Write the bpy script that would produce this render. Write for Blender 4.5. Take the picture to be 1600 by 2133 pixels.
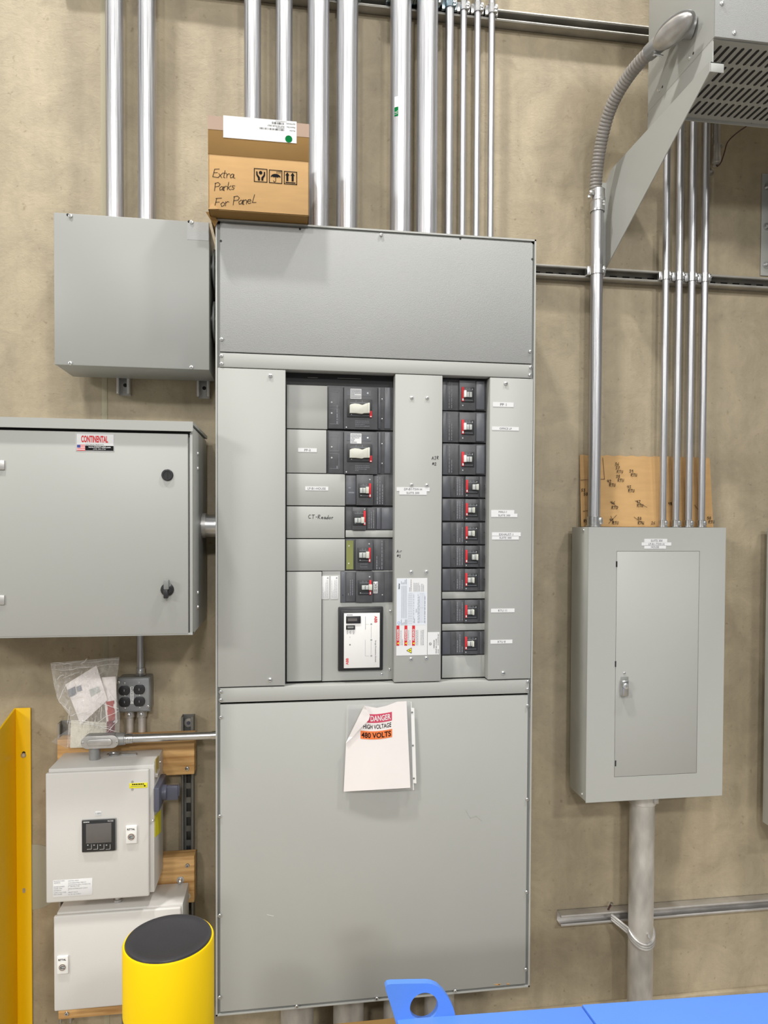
import bpy, bmesh, math, random
from mathutils import Vector, Matrix, noise
for o in list(bpy.data.objects): bpy.data.objects.remove(o)
S = bpy.context.scene
COL = S.collection
PI = math.pi
# ---------------------------------------------------------------- camera
FPX, OX, OY = 1479.58, 16.1, 57.74
CAM = Vector((0.21713, -2.23373, 1.53115 + .313))
yaw, pitch, roll = math.radians(8.381), math.radians(-1.1932), math.radians(.26689)
Wv = Vector((math.sin(yaw)*math.cos(pitch), math.cos(yaw)*math.cos(pitch), math.sin(pitch)))
_r = Vector((math.cos(yaw), -math.sin(yaw), 0)); _u = _r.cross(Wv)
Rv = math.cos(roll)*_r + math.sin(roll)*_u
Uv = -math.sin(roll)*_r + math.cos(roll)*_u
cd = bpy.data.cameras.new('camera'); cam = bpy.data.objects.new('camera', cd); COL.objects.link(cam)
m3 = Matrix((Rv, Uv, -Wv)).transposed().to_4x4(); m3.translation = CAM
cam.matrix_world = m3
cd.sensor_fit = 'VERTICAL'; cd.sensor_height = 36; cd.lens = FPX/2133*36
cd.shift_x = -OX/2133; cd.shift_y = OY/2133; cd.clip_start = .05
S.camera = cam
# ---------------------------------------------------------------- light
S.view_settings.view_transform = 'Standard'; S.view_settings.look = 'None'
S.view_settings.gamma = 1; S.view_settings.use_curve_mapping = False
S.view_settings.exposure = -0.8
wd = bpy.data.worlds.new('hall'); S.world = wd; wd.use_nodes = True
nt = wd.node_tree; nt.nodes.clear()
out = nt.nodes.new('ShaderNodeOutputWorld'); bg = nt.nodes.new('ShaderNodeBackground')
tc = nt.nodes.new('ShaderNodeTexCoord'); mp = nt.nodes.new('ShaderNodeMapping')
nz = nt.nodes.new('ShaderNodeTexNoise'); rp = nt.nodes.new('ShaderNodeValToRGB')
mp.inputs['Scale'].default_value = (2.6, 2.6, 1.0); nz.inputs['Scale'].default_value = 1.6; nz.inputs['Detail'].default_value = 2
rp.color_ramp.elements[0].position = .38; rp.color_ramp.elements[0].color = (.20, .205, .21, 1)
rp.color_ramp.elements[1].position = .62; rp.color_ramp.elements[1].color = (1.0, .99, .96, 1)
nt.links.new(tc.outputs['Generated'], mp.inputs[0]); nt.links.new(mp.outputs[0], nz.inputs['Vector'])
nt.links.new(nz.outputs['Fac'], rp.inputs[0]); nt.links.new(rp.outputs[0], bg.inputs[0]); nt.links.new(bg.outputs[0], out.inputs[0])
bg.inputs[1].default_value = .72
def lamp(name, loc, target, sx, sy, power, col=(1, .985, .95)):
    l = bpy.data.lights.new(name, 'AREA'); l.shape = 'RECTANGLE'; l.size = sx; l.size_y = sy; l.energy = power; l.color = col
    o = bpy.data.objects.new(name, l); COL.objects.link(o); o.location = loc
    o.rotation_euler = (Vector(target)-Vector(loc)).to_track_quat('-Z', 'Y').to_euler()
lamp('left_fill_lamp', (-1.6, -1.75, 8.4), (-1.0, -.4, 0), .45, .3, 560)
lamp('left_fill_lamp', (2.9, -1.9, 8.4), (2.4, -.5, 0), .45, .3, 420)
lamp('left_fill_lamp', (-2.4, -9.5, 7.8), (0, 0, 1.4), .8, .5, 380)
lamp('left_fill_lamp', (3.6, -10.0, 7.8), (.6, 0, 1.4), .8, .5, 420)
lamp('left_fill_lamp', (-7.0, -5.8, 4.8), (1.0, .1, 1.8), 1.6, 1.0, 420)  # added fill lamp from the left, brightens the left-facing sides
lamp('left_fill_lamp', (.6, -13.0, 6.6), (.5, 0, 1.4), 1.2, .7, 620, (1, .99, .97))
# ---------------------------------------------------------------- pixel <-> place helpers (photo frame 1600 x 2133)
def ray(px, py): return Wv + (px-800-OX)/FPX*Rv - (py-1066.5-OY)/FPX*Uv
def P(px, py, y): d = ray(px, py); return CAM + d*((y-CAM.y)/d.y)
def PX(px, py, x): d = ray(px, py); return CAM + d*((x-CAM.x)/d.x)
def PZ(px, py, z): d = ray(px, py); return CAM + d*((z-CAM.z)/d.z)
def RX(a, b, c, d, y):           # rectangle seen at pixel box -> x0,x1,z0,z1 on the plane y
    mx, my = (a+c)/2, (b+d)/2
    return P(a, my, y).x, P(c, my, y).x, P(mx, d, y).z, P(mx, b, y).z
# ---------------------------------------------------------------- materials
MC = {}
def mat(name, col, rough=.5, metal=0, spec=.5, var=0, vscale=4, vstretch=(1, 1, 1), bump=0, bscale=60, bstretch=(1, 1, 1), col2=None, coat=0, detail=4, rvar=0):
    m = bpy.data.materials.new(name); m.use_nodes = True; n = m.node_tree; b = n.nodes['Principled BSDF']
    b.inputs['Base Color'].default_value = (*col, 1); b.inputs['Roughness'].default_value = rough
    b.inputs['Metallic'].default_value = metal; b.inputs['Specular IOR Level'].default_value = spec
    b.inputs['Coat Weight'].default_value = coat
    tc = n.nodes.new('ShaderNodeTexCoord')
    if var or col2 or rvar:
        mp = n.nodes.new('ShaderNodeMapping'); mp.inputs['Scale'].default_value = vstretch
        t = n.nodes.new('ShaderNodeTexNoise'); t.inputs['Scale'].default_value = vscale; t.inputs['Detail'].default_value = detail
        r = n.nodes.new('ShaderNodeValToRGB'); r.color_ramp.elements[0].position = .32; r.color_ramp.elements[1].position = .68
        c2 = col2 or tuple(min(1, c*(1+var)) for c in col); c1 = col if col2 else tuple(c*(1-var) for c in col)
        r.color_ramp.elements[0].color = (*c1, 1); r.color_ramp.elements[1].color = (*c2, 1)
        n.links.new(tc.outputs['Object'], mp.inputs[0]); n.links.new(mp.outputs[0], t.inputs['Vector'])
        n.links.new(t.outputs['Fac'], r.inputs[0]); n.links.new(r.outputs[0], b.inputs['Base Color'])
        if rvar:
            q = n.nodes.new('ShaderNodeMapRange'); q.inputs[1].default_value = .3; q.inputs[2].default_value = .7
            q.inputs[3].default_value = rough-rvar; q.inputs[4].default_value = rough+rvar
            n.links.new(t.outputs['Fac'], q.inputs[0]); n.links.new(q.outputs[0], b.inputs['Roughness'])
    if bump:
        mp2 = n.nodes.new('ShaderNodeMapping'); mp2.inputs['Scale'].default_value = bstretch
        t2 = n.nodes.new('ShaderNodeTexNoise'); t2.inputs['Scale'].default_value = bscale; t2.inputs['Detail'].default_value = 4
        bp = n.nodes.new('ShaderNodeBump'); bp.inputs['Strength'].default_value = bump; bp.inputs['Distance'].default_value = .002
        n.links.new(tc.outputs['Object'], mp2.inputs[0]); n.links.new(mp2.outputs[0], t2.inputs['Vector'])
        n.links.new(t2.outputs['Fac'], bp.inputs['Height']); n.links.new(bp.outputs[0], b.inputs['Normal'])
    MC[name] = m; return m
GP = mat('grey_enamel', (.425, .43, .405), .42, var=.02, vscale=2, bump=.06, bscale=350)
GPT = mat('grey_enamel_textured', (.375, .38, .37), .42, var=.03, vscale=3, bump=.35, bscale=420)
GPU = mat('pale_grey_enamel', (.405, .41, .385), .40, var=.015, vscale=2)
GPD = mat('dark_grey_enamel', (.22, .225, .215), .5)
GPV = mat('soft_grey_enamel', (.335, .34, .322), .42, var=.015, vscale=2)
RAL = mat('light_beige_enamel', (.66, .64, .61), .42, bump=.10, bscale=500)
INNER = mat('inner_black', (.012, .012, .013), .6)
BLK = mat('black_plastic', (.022, .022, .024), .38)
BRK = mat('breaker_plastic', (.085, .085, .092), .42, var=.15, vscale=30)
BRK2 = mat('breaker_plastic_blue', (.11, .115, .13), .36, var=.12, vscale=20)
BRKD = mat('breaker_recess', (.03, .032, .034), .4)
RED = mat('red_print', (.66, .03, .04), .6, spec=.25)
WHT = mat('white_label', (.76, .76, .76), .7, spec=.2)
WHP = mat('white_plastic', (.84, .83, .81), .35)
CREAM = mat('cream_handle', (.62, .62, .54), .45)
GREYH = mat('grey_handle', (.50, .52, .50), .4)
INK = mat('black_ink', (.012, .012, .014), .85, spec=.1)
GINK = mat('grey_ink', (.25, .26, .29), .6)
TINK = mat('label_print', (.09, .09, .11), .6)
MARK = mat('marker_ink', (.02, .018, .02), .85, spec=.1)
EMT = mat('galvanised_tube', (.50, .50, .515), .40, metal=.9, var=.22, vscale=5, vstretch=(34, 34, .4), bump=.5, bscale=7, bstretch=(32, 32, .5), rvar=.08)
EMTO = mat('weathered_galvanised_tube', (.62, .595, .56), .5, metal=.6, var=.3, vscale=9, vstretch=(1.5, 1.5, .6), bump=.2, bscale=40)
EMTX = mat('galvanised_tube_level', (.70, .70, .71), .30, metal=1, var=.08, vscale=5, vstretch=(.5, 30, 30))
ZN = mat('zinc_steel', (.62, .62, .62), .28, metal=1, var=.15, vscale=40)
ZNB = mat('blue_zinc_steel', (.42, .52, .58), .25, metal=1, var=.2, vscale=40)
SCR = mat('bright_screw', (.78, .78, .77), .3, metal=.9)
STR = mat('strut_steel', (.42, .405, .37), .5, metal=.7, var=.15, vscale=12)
STRD = mat('dark_strut_steel', (.20, .20, .19), .45, metal=.6, var=.2, vscale=12)  # darker steel for the vertical slotted strut
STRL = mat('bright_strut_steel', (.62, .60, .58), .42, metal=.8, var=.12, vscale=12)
CAST = mat('cast_aluminium', (.56, .545, .53), .42, metal=.75, var=.15, vscale=25)
CASTG = mat('cast_fitting_grey', (.34, .34, .335), .42, metal=.6, var=.18, vscale=18)
FLEX = mat('flexible_conduit_jacket', (.29, .268, .245), .42, var=.08, vscale=20)
WOOD = mat('lumber', (.40, .20, .06), .55, col2=(.74, .46, .19), vscale=5, vstretch=(1.0, 9, 13), bump=.1, bscale=30, bstretch=(1, 9, 12), detail=7)
CARD = mat('cardboard', (.60, .375, .17), .85, spec=.2, var=.05, vscale=9, vstretch=(1, 1, 5), bump=.12, bscale=80, bstretch=(1, 1, .1))
CARDD = mat('brown_tape', (.27, .155, .05), .75, spec=.2, var=.08, vscale=6)
CARDP = mat('pale_tape', (.40, .275, .20), .5, var=.04, vscale=8)
YEL = mat('yellow_plastic', (.93, .62, .0), .5, spec=.25, var=.02, vscale=2)
YELG = mat('yellow_enamel', (1.0, .60, .0), .35, var=.03, vscale=3)
YLB = mat('yellow_label', (.90, .82, .02), .5)
CAPB = mat('black_rubber_cap', (.035, .034, .038), .36, bump=.1, bscale=200)
BLUE = mat('blue_enamel', (.105, .27, .80), .5, var=.03, vscale=4, bump=.15, bscale=90)
SCRN = mat('grey_screen', (.13, .12, .115), .25)
NAVY = mat('slate_blue_plastic', (.10, .105, .145), .4)
OLIVE = mat('green_label', (.22, .24, .07), .5)
GRN = mat('green_dot', (.0, .17, .04), .8, spec=.1)
LBLUE = mat('pale_blue_print', (.72, .76, .82), .5)
ORG = mat('orange_print', (.85, .20, .05), .6)
MAG = mat('crimson_print', (.62, .06, .12), .6)
PAP = mat('paper', (.86, .81, .79), .6, var=.02, vscale=6)
TANT = mat('tan_plywood', (.42, .30, .15), .5)
CAULK = mat('joint_sealant', (.40, .36, .25), .7)
PATCH = mat('smooth_patch', (.40, .385, .30), .6, var=.04)
WIREM = mat('brown_wire', (.06, .02, .015), .5)
GAL = mat('dull_galvanised_side', (.47, .48, .445), .42, metal=.1, var=.15, vscale=6, vstretch=(1, 1, .4))

def concrete():
    m = bpy.data.materials.new('tilt_up_concrete'); m.use_nodes = True; n = m.node_tree; b = n.nodes['Principled BSDF']
    L = n.links.new
    tc = n.nodes.new('ShaderNodeTexCoord')
    def nz(scale, det=5, st=(1, 1, 1), rough=.6, dist=0):
        mp = n.nodes.new('ShaderNodeMapping'); mp.inputs['Scale'].default_value = st
        t = n.nodes.new('ShaderNodeTexNoise'); t.inputs['Scale'].default_value = scale; t.inputs['Detail'].default_value = det
        t.inputs['Roughness'].default_value = rough; t.inputs['Distortion'].default_value = dist
        L(tc.outputs['Object'], mp.inputs[0]); L(mp.outputs[0], t.inputs['Vector']); return t.outputs['Fac']
    def ramp(f, p0, c0, p1, c1):
        r = n.nodes.new('ShaderNodeValToRGB'); e = r.color_ramp.elements
        e[0].position = p0; e[0].color = (*c0, 1); e[1].position = p1; e[1].color = (*c1, 1); L(f, r.inputs[0]); return r.outputs[0]
    def mix(a, c, f, mode='MIX'):
        x = n.nodes.new('ShaderNodeMix'); x.data_type = 'RGBA'; x.blend_type = mode
        if isinstance(f, (int, float)): x.inputs[0].default_value = f
        else: L(f, x.inputs[0])
        L(a, x.inputs[6]); L(c, x.inputs[7]); return x.outputs[2]
    base = ramp(nz(1.1, 6), .35, (.355, .293, .20), .65, (.46, .39, .277))
    mott = ramp(nz(7, 8, (1, 1, 1), .7, .6), .3, (.75, .75, .74), .7, (1.18, 1.17, 1.15))
    c = mix(base, mott, .75, 'MULTIPLY')
    strk = ramp(nz(2.2, 5, (3.2, 1, .35), .6), .35, (.84, .84, .82), .65, (1.1, 1.1, 1.09))
    c = mix(c, strk, .7, 'MULTIPLY')
    speck = ramp(nz(55, 3, (1, 1, 1), .5), .24, (.5, .46, .4), .33, (1, 1, 1))
    c = mix(c, speck, .5, 'MULTIPLY')
    L(c, b.inputs['Base Color']); b.inputs['Roughness'].default_value = .62
    h1 = nz(48, 5, (1, 1, 1.35), .65, .8); h2 = nz(6, 4)
    ad = n.nodes.new('ShaderNodeMath'); ad.operation = 'ADD'; L(h1, ad.inputs[0]); L(h2, ad.inputs[1])
    bp = n.nodes.new('ShaderNodeBump'); bp.inputs['Strength'].default_value = .36; bp.inputs['Distance'].default_value = .004
    L(ad.outputs[0], bp.inputs['Height']); L(bp.outputs[0], b.inputs['Normal'])
    return m
CONC = concrete()
FLOORM = mat('floor_concrete', (.36, .32, .26), .55, var=.15, vscale=3, bump=.1, bscale=30)

def film(name, alpha, col=(.9, .9, .9), rough=.12, bump=.8, bscale=22):
    m = bpy.data.materials.new(name); m.use_nodes = True; n = m.node_tree; n.nodes.clear(); L = n.links.new
    o = n.nodes.new('ShaderNodeOutputMaterial'); mx = n.nodes.new('ShaderNodeMixShader'); tr = n.nodes.new('ShaderNodeBsdfTransparent')
    b = n.nodes.new('ShaderNodeBsdfPrincipled'); b.inputs['Base Color'].default_value = (*col, 1); b.inputs['Roughness'].default_value = rough
    b.inputs['Specular IOR Level'].default_value = 1.0
    lw = n.nodes.new('ShaderNodeLayerWeight'); lw.inputs[0].default_value = .35
    tcn = n.nodes.new('ShaderNodeTexCoord'); t = n.nodes.new('ShaderNodeTexNoise'); t.inputs['Scale'].default_value = bscale; t.inputs['Detail'].default_value = 3; t.inputs['Distortion'].default_value = 1.5
    bp = n.nodes.new('ShaderNodeBump'); bp.inputs['Strength'].default_value = bump; bp.inputs['Distance'].default_value = .01
    L(tcn.outputs['Object'], t.inputs['Vector']); L(t.outputs['Fac'], bp.inputs['Height']); L(bp.outputs[0], b.inputs['Normal']); L(bp.outputs[0], lw.inputs['Normal'])
    mt = n.nodes.new('ShaderNodeMath'); mt.operation = 'MULTIPLY_ADD'; mt.inputs[1].default_value = .7; mt.inputs[2].default_value = alpha; mt.use_clamp = True
    L(lw.outputs['Facing'], mt.inputs[0]); L(mt.outputs[0], mx.inputs[0]); L(tr.outputs[0], mx.inputs[1]); L(b.outputs[0], mx.inputs[2]); L(mx.outputs[0], o.inputs[0])
    return m
BAGM = film('clear_bag_plastic', .10, bump=1.0, bscale=22, rough=.06, col=(.95, .94, .94))
GLINT = mat('bag_glint_plastic', (.88, .87, .86), .15, spec=.9)  # white that stands in for highlights on the bag creases
SLEEVE = film('clear_sleeve_plastic', .12, bump=.25, bscale=10)

# ---------------------------------------------------------------- mesh builder
class MB:
    def __init__(s): s.bm = bmesh.new(); s.mats = []
    def mi(s, m):
        if m not in s.mats: s.mats.append(m)
        return s.mats.index(m)
    def face(s, pts, m):
        f = s.bm.faces.new([s.bm.verts.new(p) for p in pts]); f.material_index = s.mi(m); return s
    def box(s, x0, x1, y0, y1, z0, z1, m, bev=0, seg=2):
        x0, x1 = sorted((x0, x1)); y0, y1 = sorted((y0, y1)); z0, z1 = sorted((z0, z1))
        v = [s.bm.verts.new((x, y, z)) for x in (x0, x1) for y in (y0, y1) for z in (z0, z1)]
        i = s.mi(m); fs = []
        for q in ((0, 1, 3, 2), (4, 6, 7, 5), (0, 4, 5, 1), (2, 3, 7, 6), (0, 2, 6, 4), (1, 5, 7, 3)):
            f = s.bm.faces.new([v[k] for k in q]); f.material_index = i; fs.append(f)
        if bev:
            bev = min(bev, (x1-x0)*.45, (y1-y0)*.45, (z1-z0)*.45)
            es = list({e for f in fs for e in f.edges})
            bmesh.ops.bevel(s.bm, geom=es, offset=bev, segments=seg, affect='EDGES', profile=.5, material=-1)
        return s
    def prism(s, pts, y0, y1, m, axis='y', bev=0):
        # pts = (a,b): axis y -> (x,z); axis x -> (y,z); axis z -> (x,y)
        def mk(a, b, t): return {'y': (a, t, b), 'x': (t, a, b), 'z': (a, b, t)}[axis]
        A = [s.bm.verts.new(mk(a, b, y0)) for a, b in pts]; B = [s.bm.verts.new(mk(a, b, y1)) for a, b in pts]
        i = s.mi(m); fs = [s.bm.faces.new(A), s.bm.faces.new(B[::-1])]
        for k in range(len(pts)):
            j = (k+1) % len(pts); fs.append(s.bm.faces.new((A[k], B[k], B[j], A[j])))
        for f in fs: f.material_index = i
        bmesh.ops.recalc_face_normals(s.bm, faces=fs)
        if bev:
            bmesh.ops.bevel(s.bm, geom=list({e for f in fs[:2] for e in f.edges}), offset=bev, segments=2, affect='EDGES', profile=.5, material=-1)
        return s
    def ring(s, c, ax, r, seg, ref=None):
        ax = Vector(ax).normalized(); t = Vector((0, 0, 1)) if abs(ax.z) < .9 else Vector((0, 1, 0))
        if ref is not None: t = ref
        a = ax.cross(t).normalized(); b = ax.cross(a).normalized()
        return [s.bm.verts.new(Vector(c)+r*(math.cos(2*PI*k/seg)*a+math.sin(2*PI*k/seg)*b)) for k in range(seg)]
    def lathe(s, c, ax, prof, m, seg=28, caps=True):
        # prof: list of (distance along axis, radius)
        c = Vector(c); ax = Vector(ax).normalized(); i = s.mi(m); R = [s.ring(c+ax*d, ax, max(r, 1e-5), seg) for d, r in prof]; fs = []
        for A, B in zip(R, R[1:]):
            for k in range(seg): j = (k+1) % seg; fs.append(s.bm.faces.new((A[k], A[j], B[j], B[k])))
        if caps: fs += [s.bm.faces.new(R[0][::-1]), s.bm.faces.new(R[-1])]
        for f in fs: f.material_index = i
        bmesh.ops.recalc_face_normals(s.bm, faces=fs); return s
    def cyl(s, p0, p1, r, m, seg=28, r2=None):
        p0, p1 = Vector(p0), Vector(p1); return s.lathe(p0, p1-p0, [(0, r), ((p1-p0).length, r if r2 is None else r2)], m, seg)
    def tube(s, pts, r, m, seg=16, caps=True):
        pts = [Vector(p) for p in pts]; n = len(pts); rr = r if isinstance(r, (list, tuple)) else [r]*n; i = s.mi(m); R = []; ref = None; fs = []
        for k, p in enumerate(pts):
            t = (pts[min(k+1, n-1)]-pts[max(k-1, 0)]).normalized()
            if ref is None: ref = t.orthogonal().normalized()
            ref = (ref-t*ref.dot(t)).normalized(); b = t.cross(ref)
            R.append([s.bm.verts.new(p+rr[k]*(math.cos(2*PI*q/seg)*ref+math.sin(2*PI*q/seg)*b)) for q in range(seg)])
        for A, B in zip(R, R[1:]):
            for q in range(seg): j = (q+1) % seg; fs.append(s.bm.faces.new((A[q], A[j], B[j], B[q])))
        if caps: fs += [s.bm.faces.new(R[0][::-1]), s.bm.faces.new(R[-1])]
        for f in fs: f.material_index = i
        bmesh.ops.recalc_face_normals(s.bm, faces=fs); return s
    def rect(s, x0, x1, z0, z1, y, m): return s.face([(x0, y, z0), (x1, y, z0), (x1, y, z1), (x0, y, z1)], m)
    def disc(s, x, z, r, y, m, seg=24): return s.face([(x+r*math.cos(2*PI*k/seg), y, z+r*math.sin(2*PI*k/seg)) for k in range(seg)], m)
    def text(s, body, x0, x1, z0, z1, y, m, rot=0, bold=0, warp=None, keep=False):
        cu = bpy.data.curves.new('t', 'FONT'); cu.body = body; cu.size = 1; cu.offset = bold; cu.resolution_u = 3
        cu.align_x = 'CENTER'
        ob = bpy.data.objects.new('t', cu); me = bpy.data.meshes.new_from_object(ob)
        vs = [(v.co.x, v.co.y) for v in me.vertices]
        c, sn = round(math.cos(math.radians(rot))), round(math.sin(math.radians(rot)))
        vs = [(a*c-b*sn, a*sn+b*c) for a, b in vs]
        if vs:
            ax0, ax1 = min(a for a, b in vs), max(a for a, b in vs); az0, az1 = min(b for a, b in vs), max(b for a, b in vs)
            sx, sz = (x1-x0)/(ax1-ax0), (z1-z0)/(az1-az0)
            def T(a, b):
                p = (x0+(a-ax0)*sx, y, z0+(b-az0)*sz); return warp(*p) if warp else p
            nv = [s.bm.verts.new(T(a, b)) for a, b in vs]; i = s.mi(m)
            for p in me.polygons:
                try: f = s.bm.faces.new([nv[k] for k in p.vertices]); f.material_index = i
                except ValueError: pass
        bpy.data.objects.remove(ob); bpy.data.meshes.remove(me); bpy.data.curves.remove(cu); return s
    def stroke(s, pts, w, y, m, warp=None):
        for (a, b), (c, d) in zip(pts, pts[1:]):
            v = Vector((c-a, d-b)); 
            if v.length < 1e-6: continue
            v.normalize(); n = Vector((-v.y, v.x))*w/2; e = v*w*.4
            q = [(a-e.x+n.x, b-e.y+n.y), (a-e.x-n.x, b-e.y-n.y), (c+e.x-n.x, d+e.y-n.y), (c+e.x+n.x, d+e.y+n.y)]
            q = [(x, y, z) for x, z in q]
            s.face([warp(*t) for t in q] if warp else q, m)
        return s
    def hand(s, body, x0, z0, h, y, m, w=None, slant=.1, adv=.78, warp=None, rise=0):
        w = w or h*.09; cx = x0
        for ch in body:
            for st in STROKES.get(ch, []):
                s.stroke([(cx+(a+slant*b)*h, z0+b*h+rise*(cx-x0)) for a, b in st], w, y, m, warp)
            cx += h*(adv if ch.isupper() or ch.isdigit() else adv*.72) if ch != ' ' else h*.35
        return s
    def lines(s, x0, x1, z0, z1, y, m, n, seed=0, vertical=False, fill=.5, gap=.25):
        rd = random.Random(seed)
        for k in range(n):
            if vertical:
                xa = x0+(x1-x0)*(k+gap)/n; xb = x0+(x1-x0)*(k+gap+fill)/n; t = z0
                while t < z1:
                    e = min(z1, t+rd.uniform(.05, .16)*(z1-z0)); s.rect(xa, xb, t, e, y, m); t = e+.025*(z1-z0)
                    if rd.random() < .07: break
            else:
                za = z0+(z1-z0)*(k+gap)/n; zb = z0+(z1-z0)*(k+gap+fill)/n; t = x0
                while t < x1:
                    e = min(x1, t+rd.uniform(.05, .16)*(x1-x0)); s.rect(t, e, za, zb, y, m); t = e+.025*(x1-x0)
                    if rd.random() < .07: break
        return s
    def build(s, name, parent=None, label=None, cat=None, group=None, kind=None):
        xs = [v.co for v in s.bm.verts]
        c = Vector([(min(p[k] for p in xs)+max(p[k] for p in xs))/2 for k in range(3)])
        if parent is None: c.z = min(p.z for p in xs)
        for v in s.bm.verts: v.co -= c
        for f in s.bm.faces: f.smooth = True
        me = bpy.data.meshes.new(name); s.bm.to_mesh(me); s.bm.free()
        for mt in s.mats: me.materials.append(mt)
        me.set_sharp_from_angle(angle=math.radians(32))
        o = bpy.data.objects.new(name, me); COL.objects.link(o)
        if parent is not None: o.parent = parent; o.location = c-WL[parent.name]
        else: o.location = c
        WL[o.name] = c
        tag(o, label, cat, group, kind); return o
WL = {}
STROKES = {
 'E': [[(.55, .95), (.05, .9), (0, .05), (.6, 0)], [(.05, .5), (.42, .55)]], 'x': [[(0, .45), (.4, 0)], [(.4, .5), (0, -.02)]],
 't': [[(.2, .8), (.18, .05), (.35, .0)], [(0, .5), (.4, .52)]], 'r': [[(.05, .45), (.1, 0)], [(.09, .3), (.25, .48), (.4, .42)]],
 'a': [[(.4, .42), (.2, .46), (.02, .25), (.1, .02), (.3, .08), (.4, .4)], [(.4, .4), (.42, .05), (.6, .02)]],
 'P': [[(.05, .9), (.1, 0)], [(0, .85), (.35, .98), (.6, .8), (.5, .55), (.1, .45)]], 'k': [[(.05, .9), (.05, 0)], [(.4, .5), (.08, .22), (.42, 0)]],
 's': [[(.4, .45), (.12, .45), (.1, .3), (.36, .2), (.3, .02), (.02, .05)]], 'F': [[(.1, .9), (.05, 0)], [(.02, .9), (.6, .98)], [(.08, .5), (.45, .55)]],
 'o': [[(.2, .45), (.02, .25), (.15, 0), (.38, .1), (.4, .35), (.2, .46)]], 'n': [[(.03, .45), (.06, 0)], [(.05, .3), (.25, .46), (.38, .35), (.4, 0)]],
 'e': [[(.02, .22), (.38, .28), (.3, .45), (.08, .4), (.03, .15), (.2, 0), (.42, .08)]], 'l': [[(.2, .9), (.12, .05), (.5, .08)]],
 'C': [[(.55, .85), (.25, .9), (.02, .5), (.2, .05), (.6, .08)]], 'T': [[(.3, .9), (.3, 0)], [(0, .9), (.62, .92)]], '-': [[(.1, .42), (.45, .42)]],
 'R': [[(.05, .9), (.08, 0)], [(.02, .88), (.4, .95), (.5, .7), (.1, .45), (.58, 0)]], 'd': [[(.4, .35), (.15, .42), (.02, .15), (.2, 0), (.4, .2)], [(.42, .9), (.42, 0)]],
 'A': [[(0, 0), (.3, .9), (.55, 0)], [(.1, .35), (.48, .35)]], 'I': [[(.3, .9), (.3, 0)], [(.08, .9), (.5, .9)], [(.08, 0), (.5, 0)]], 'i': [[(.15, .45), (.15, 0)]],
 '#': [[(.15, .8), (.1, .1)], [(.42, .8), (.38, .1)], [(0, .55), (.55, .6)], [(0, .28), (.55, .33)]], '1': [[(.1, .7), (.3, .9), (.3, 0)], [(.1, 0), (.5, 0)]],
 '2': [[(.05, .7), (.25, .92), (.48, .7), (.3, .35), (.02, 0), (.58, .04)]], '3': [[(.05, .85), (.45, .9), (.2, .5), (.48, .3), (.3, .02), (.02, .1)]],
 '4': [[(.1, .9), (.05, .45), (.55, .45)], [(.42, .9), (.42, 0)]], '5': [[(.5, .9), (.12, .9), (.08, .5), (.42, .5), (.45, .15), (.05, .02)]],
 '6': [[(.45, .9), (.1, .5), (.08, .1), (.35, 0), (.42, .3), (.12, .4)]], '7': [[(.02, .88), (.5, .9), (.2, 0)]],
 '8': [[(.25, .5), (.05, .75), (.3, .95), (.45, .7), (.05, .2), (.25, 0), (.45, .2), (.25, .5)]], '9': [[(.45, .6), (.15, .5), (.1, .8), (.4, .9), (.42, 0)]],
 'U': [[(.05, .9), (.05, .2), (.3, 0), (.5, .2), (.5, .9)]], 'D': [[(.05, .9), (.05, 0), (.4, .1), (.55, .5), (.3, .88), (0, .9)]], 'O': [[(.3, .92), (.03, .5), (.25, 0), (.55, .4), (.3, .92)]],
 '0': [[(.25, .95), (.04, .5), (.22, 0), (.46, .4), (.25, .95)]], '/': [[(0, 1), (1.1, -.1)]], 'V': [[(.05, .9), (.25, 0), (.5, .9)]], 'G': [[(.5, .8), (.2, .9), (.03, .4), (.3, 0), (.5, .35), (.3, .38)]],
}
def tag(o, label=None, cat=None, group=None, kind=None):
    for k, v in (('label', label), ('category', cat), ('group', group), ('kind', kind)):
        if v: o[k] = v
def thing(name, loc, label, cat, group=None):
    o = bpy.data.objects.new(name, None); COL.objects.link(o); o.location = loc; o.empty_display_size = .05
    WL[o.name] = Vector(loc); tag(o, label, cat, group); return o
SCM = {}
def screw(parent, px, py, y, r=.0048, kind='slot', name='screw', m=None):
    """round headed screw facing the room, head at plane y"""
    m = m or SCR; key = (kind, round(r, 4), m.name)
    if key not in SCM:
        b = MB(); b.lathe((0, 0, 0), (0, -1, 0), [(0, r), (r*.35, r), (r*.6, r*.82), (r*.75, r*.35)], m, 16)
        if kind == 'slot': b.box(-r*.62, r*.62, -r*.82, -r*.7, -r*.14, r*.14, BLK)
        elif kind == 'hex': b.lathe((0, 0, 0), (0, -1, 0), [(0, r*.72), (r*1.0, r*.72), (r*1.05, r*.6)], m, 6)
        elif kind == 'socket': b.disc(0, 0, r*.3, -r*.8, BLK, 8)
        elif kind == 'phil': b.box(-r*.5, r*.5, -r*.82, -r*.7, -r*.1, r*.1, BLK).box(-r*.1, r*.1, -r*.82, -r*.7, -r*.5, r*.5, BLK)
        for f in b.bm.faces: f.smooth = True
        me = bpy.data.meshes.new('screw'); b.bm.to_mesh(me); b.bm.free()
        for q in b.mats: me.materials.append(q)
        me.set_sharp_from_angle(angle=math.radians(32)); SCM[key] = me
    o = bpy.data.objects.new(name, SCM[key]); COL.objects.link(o); o.parent = parent
    o.location = P(px, py, y)-WL[parent.name]; return o

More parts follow.
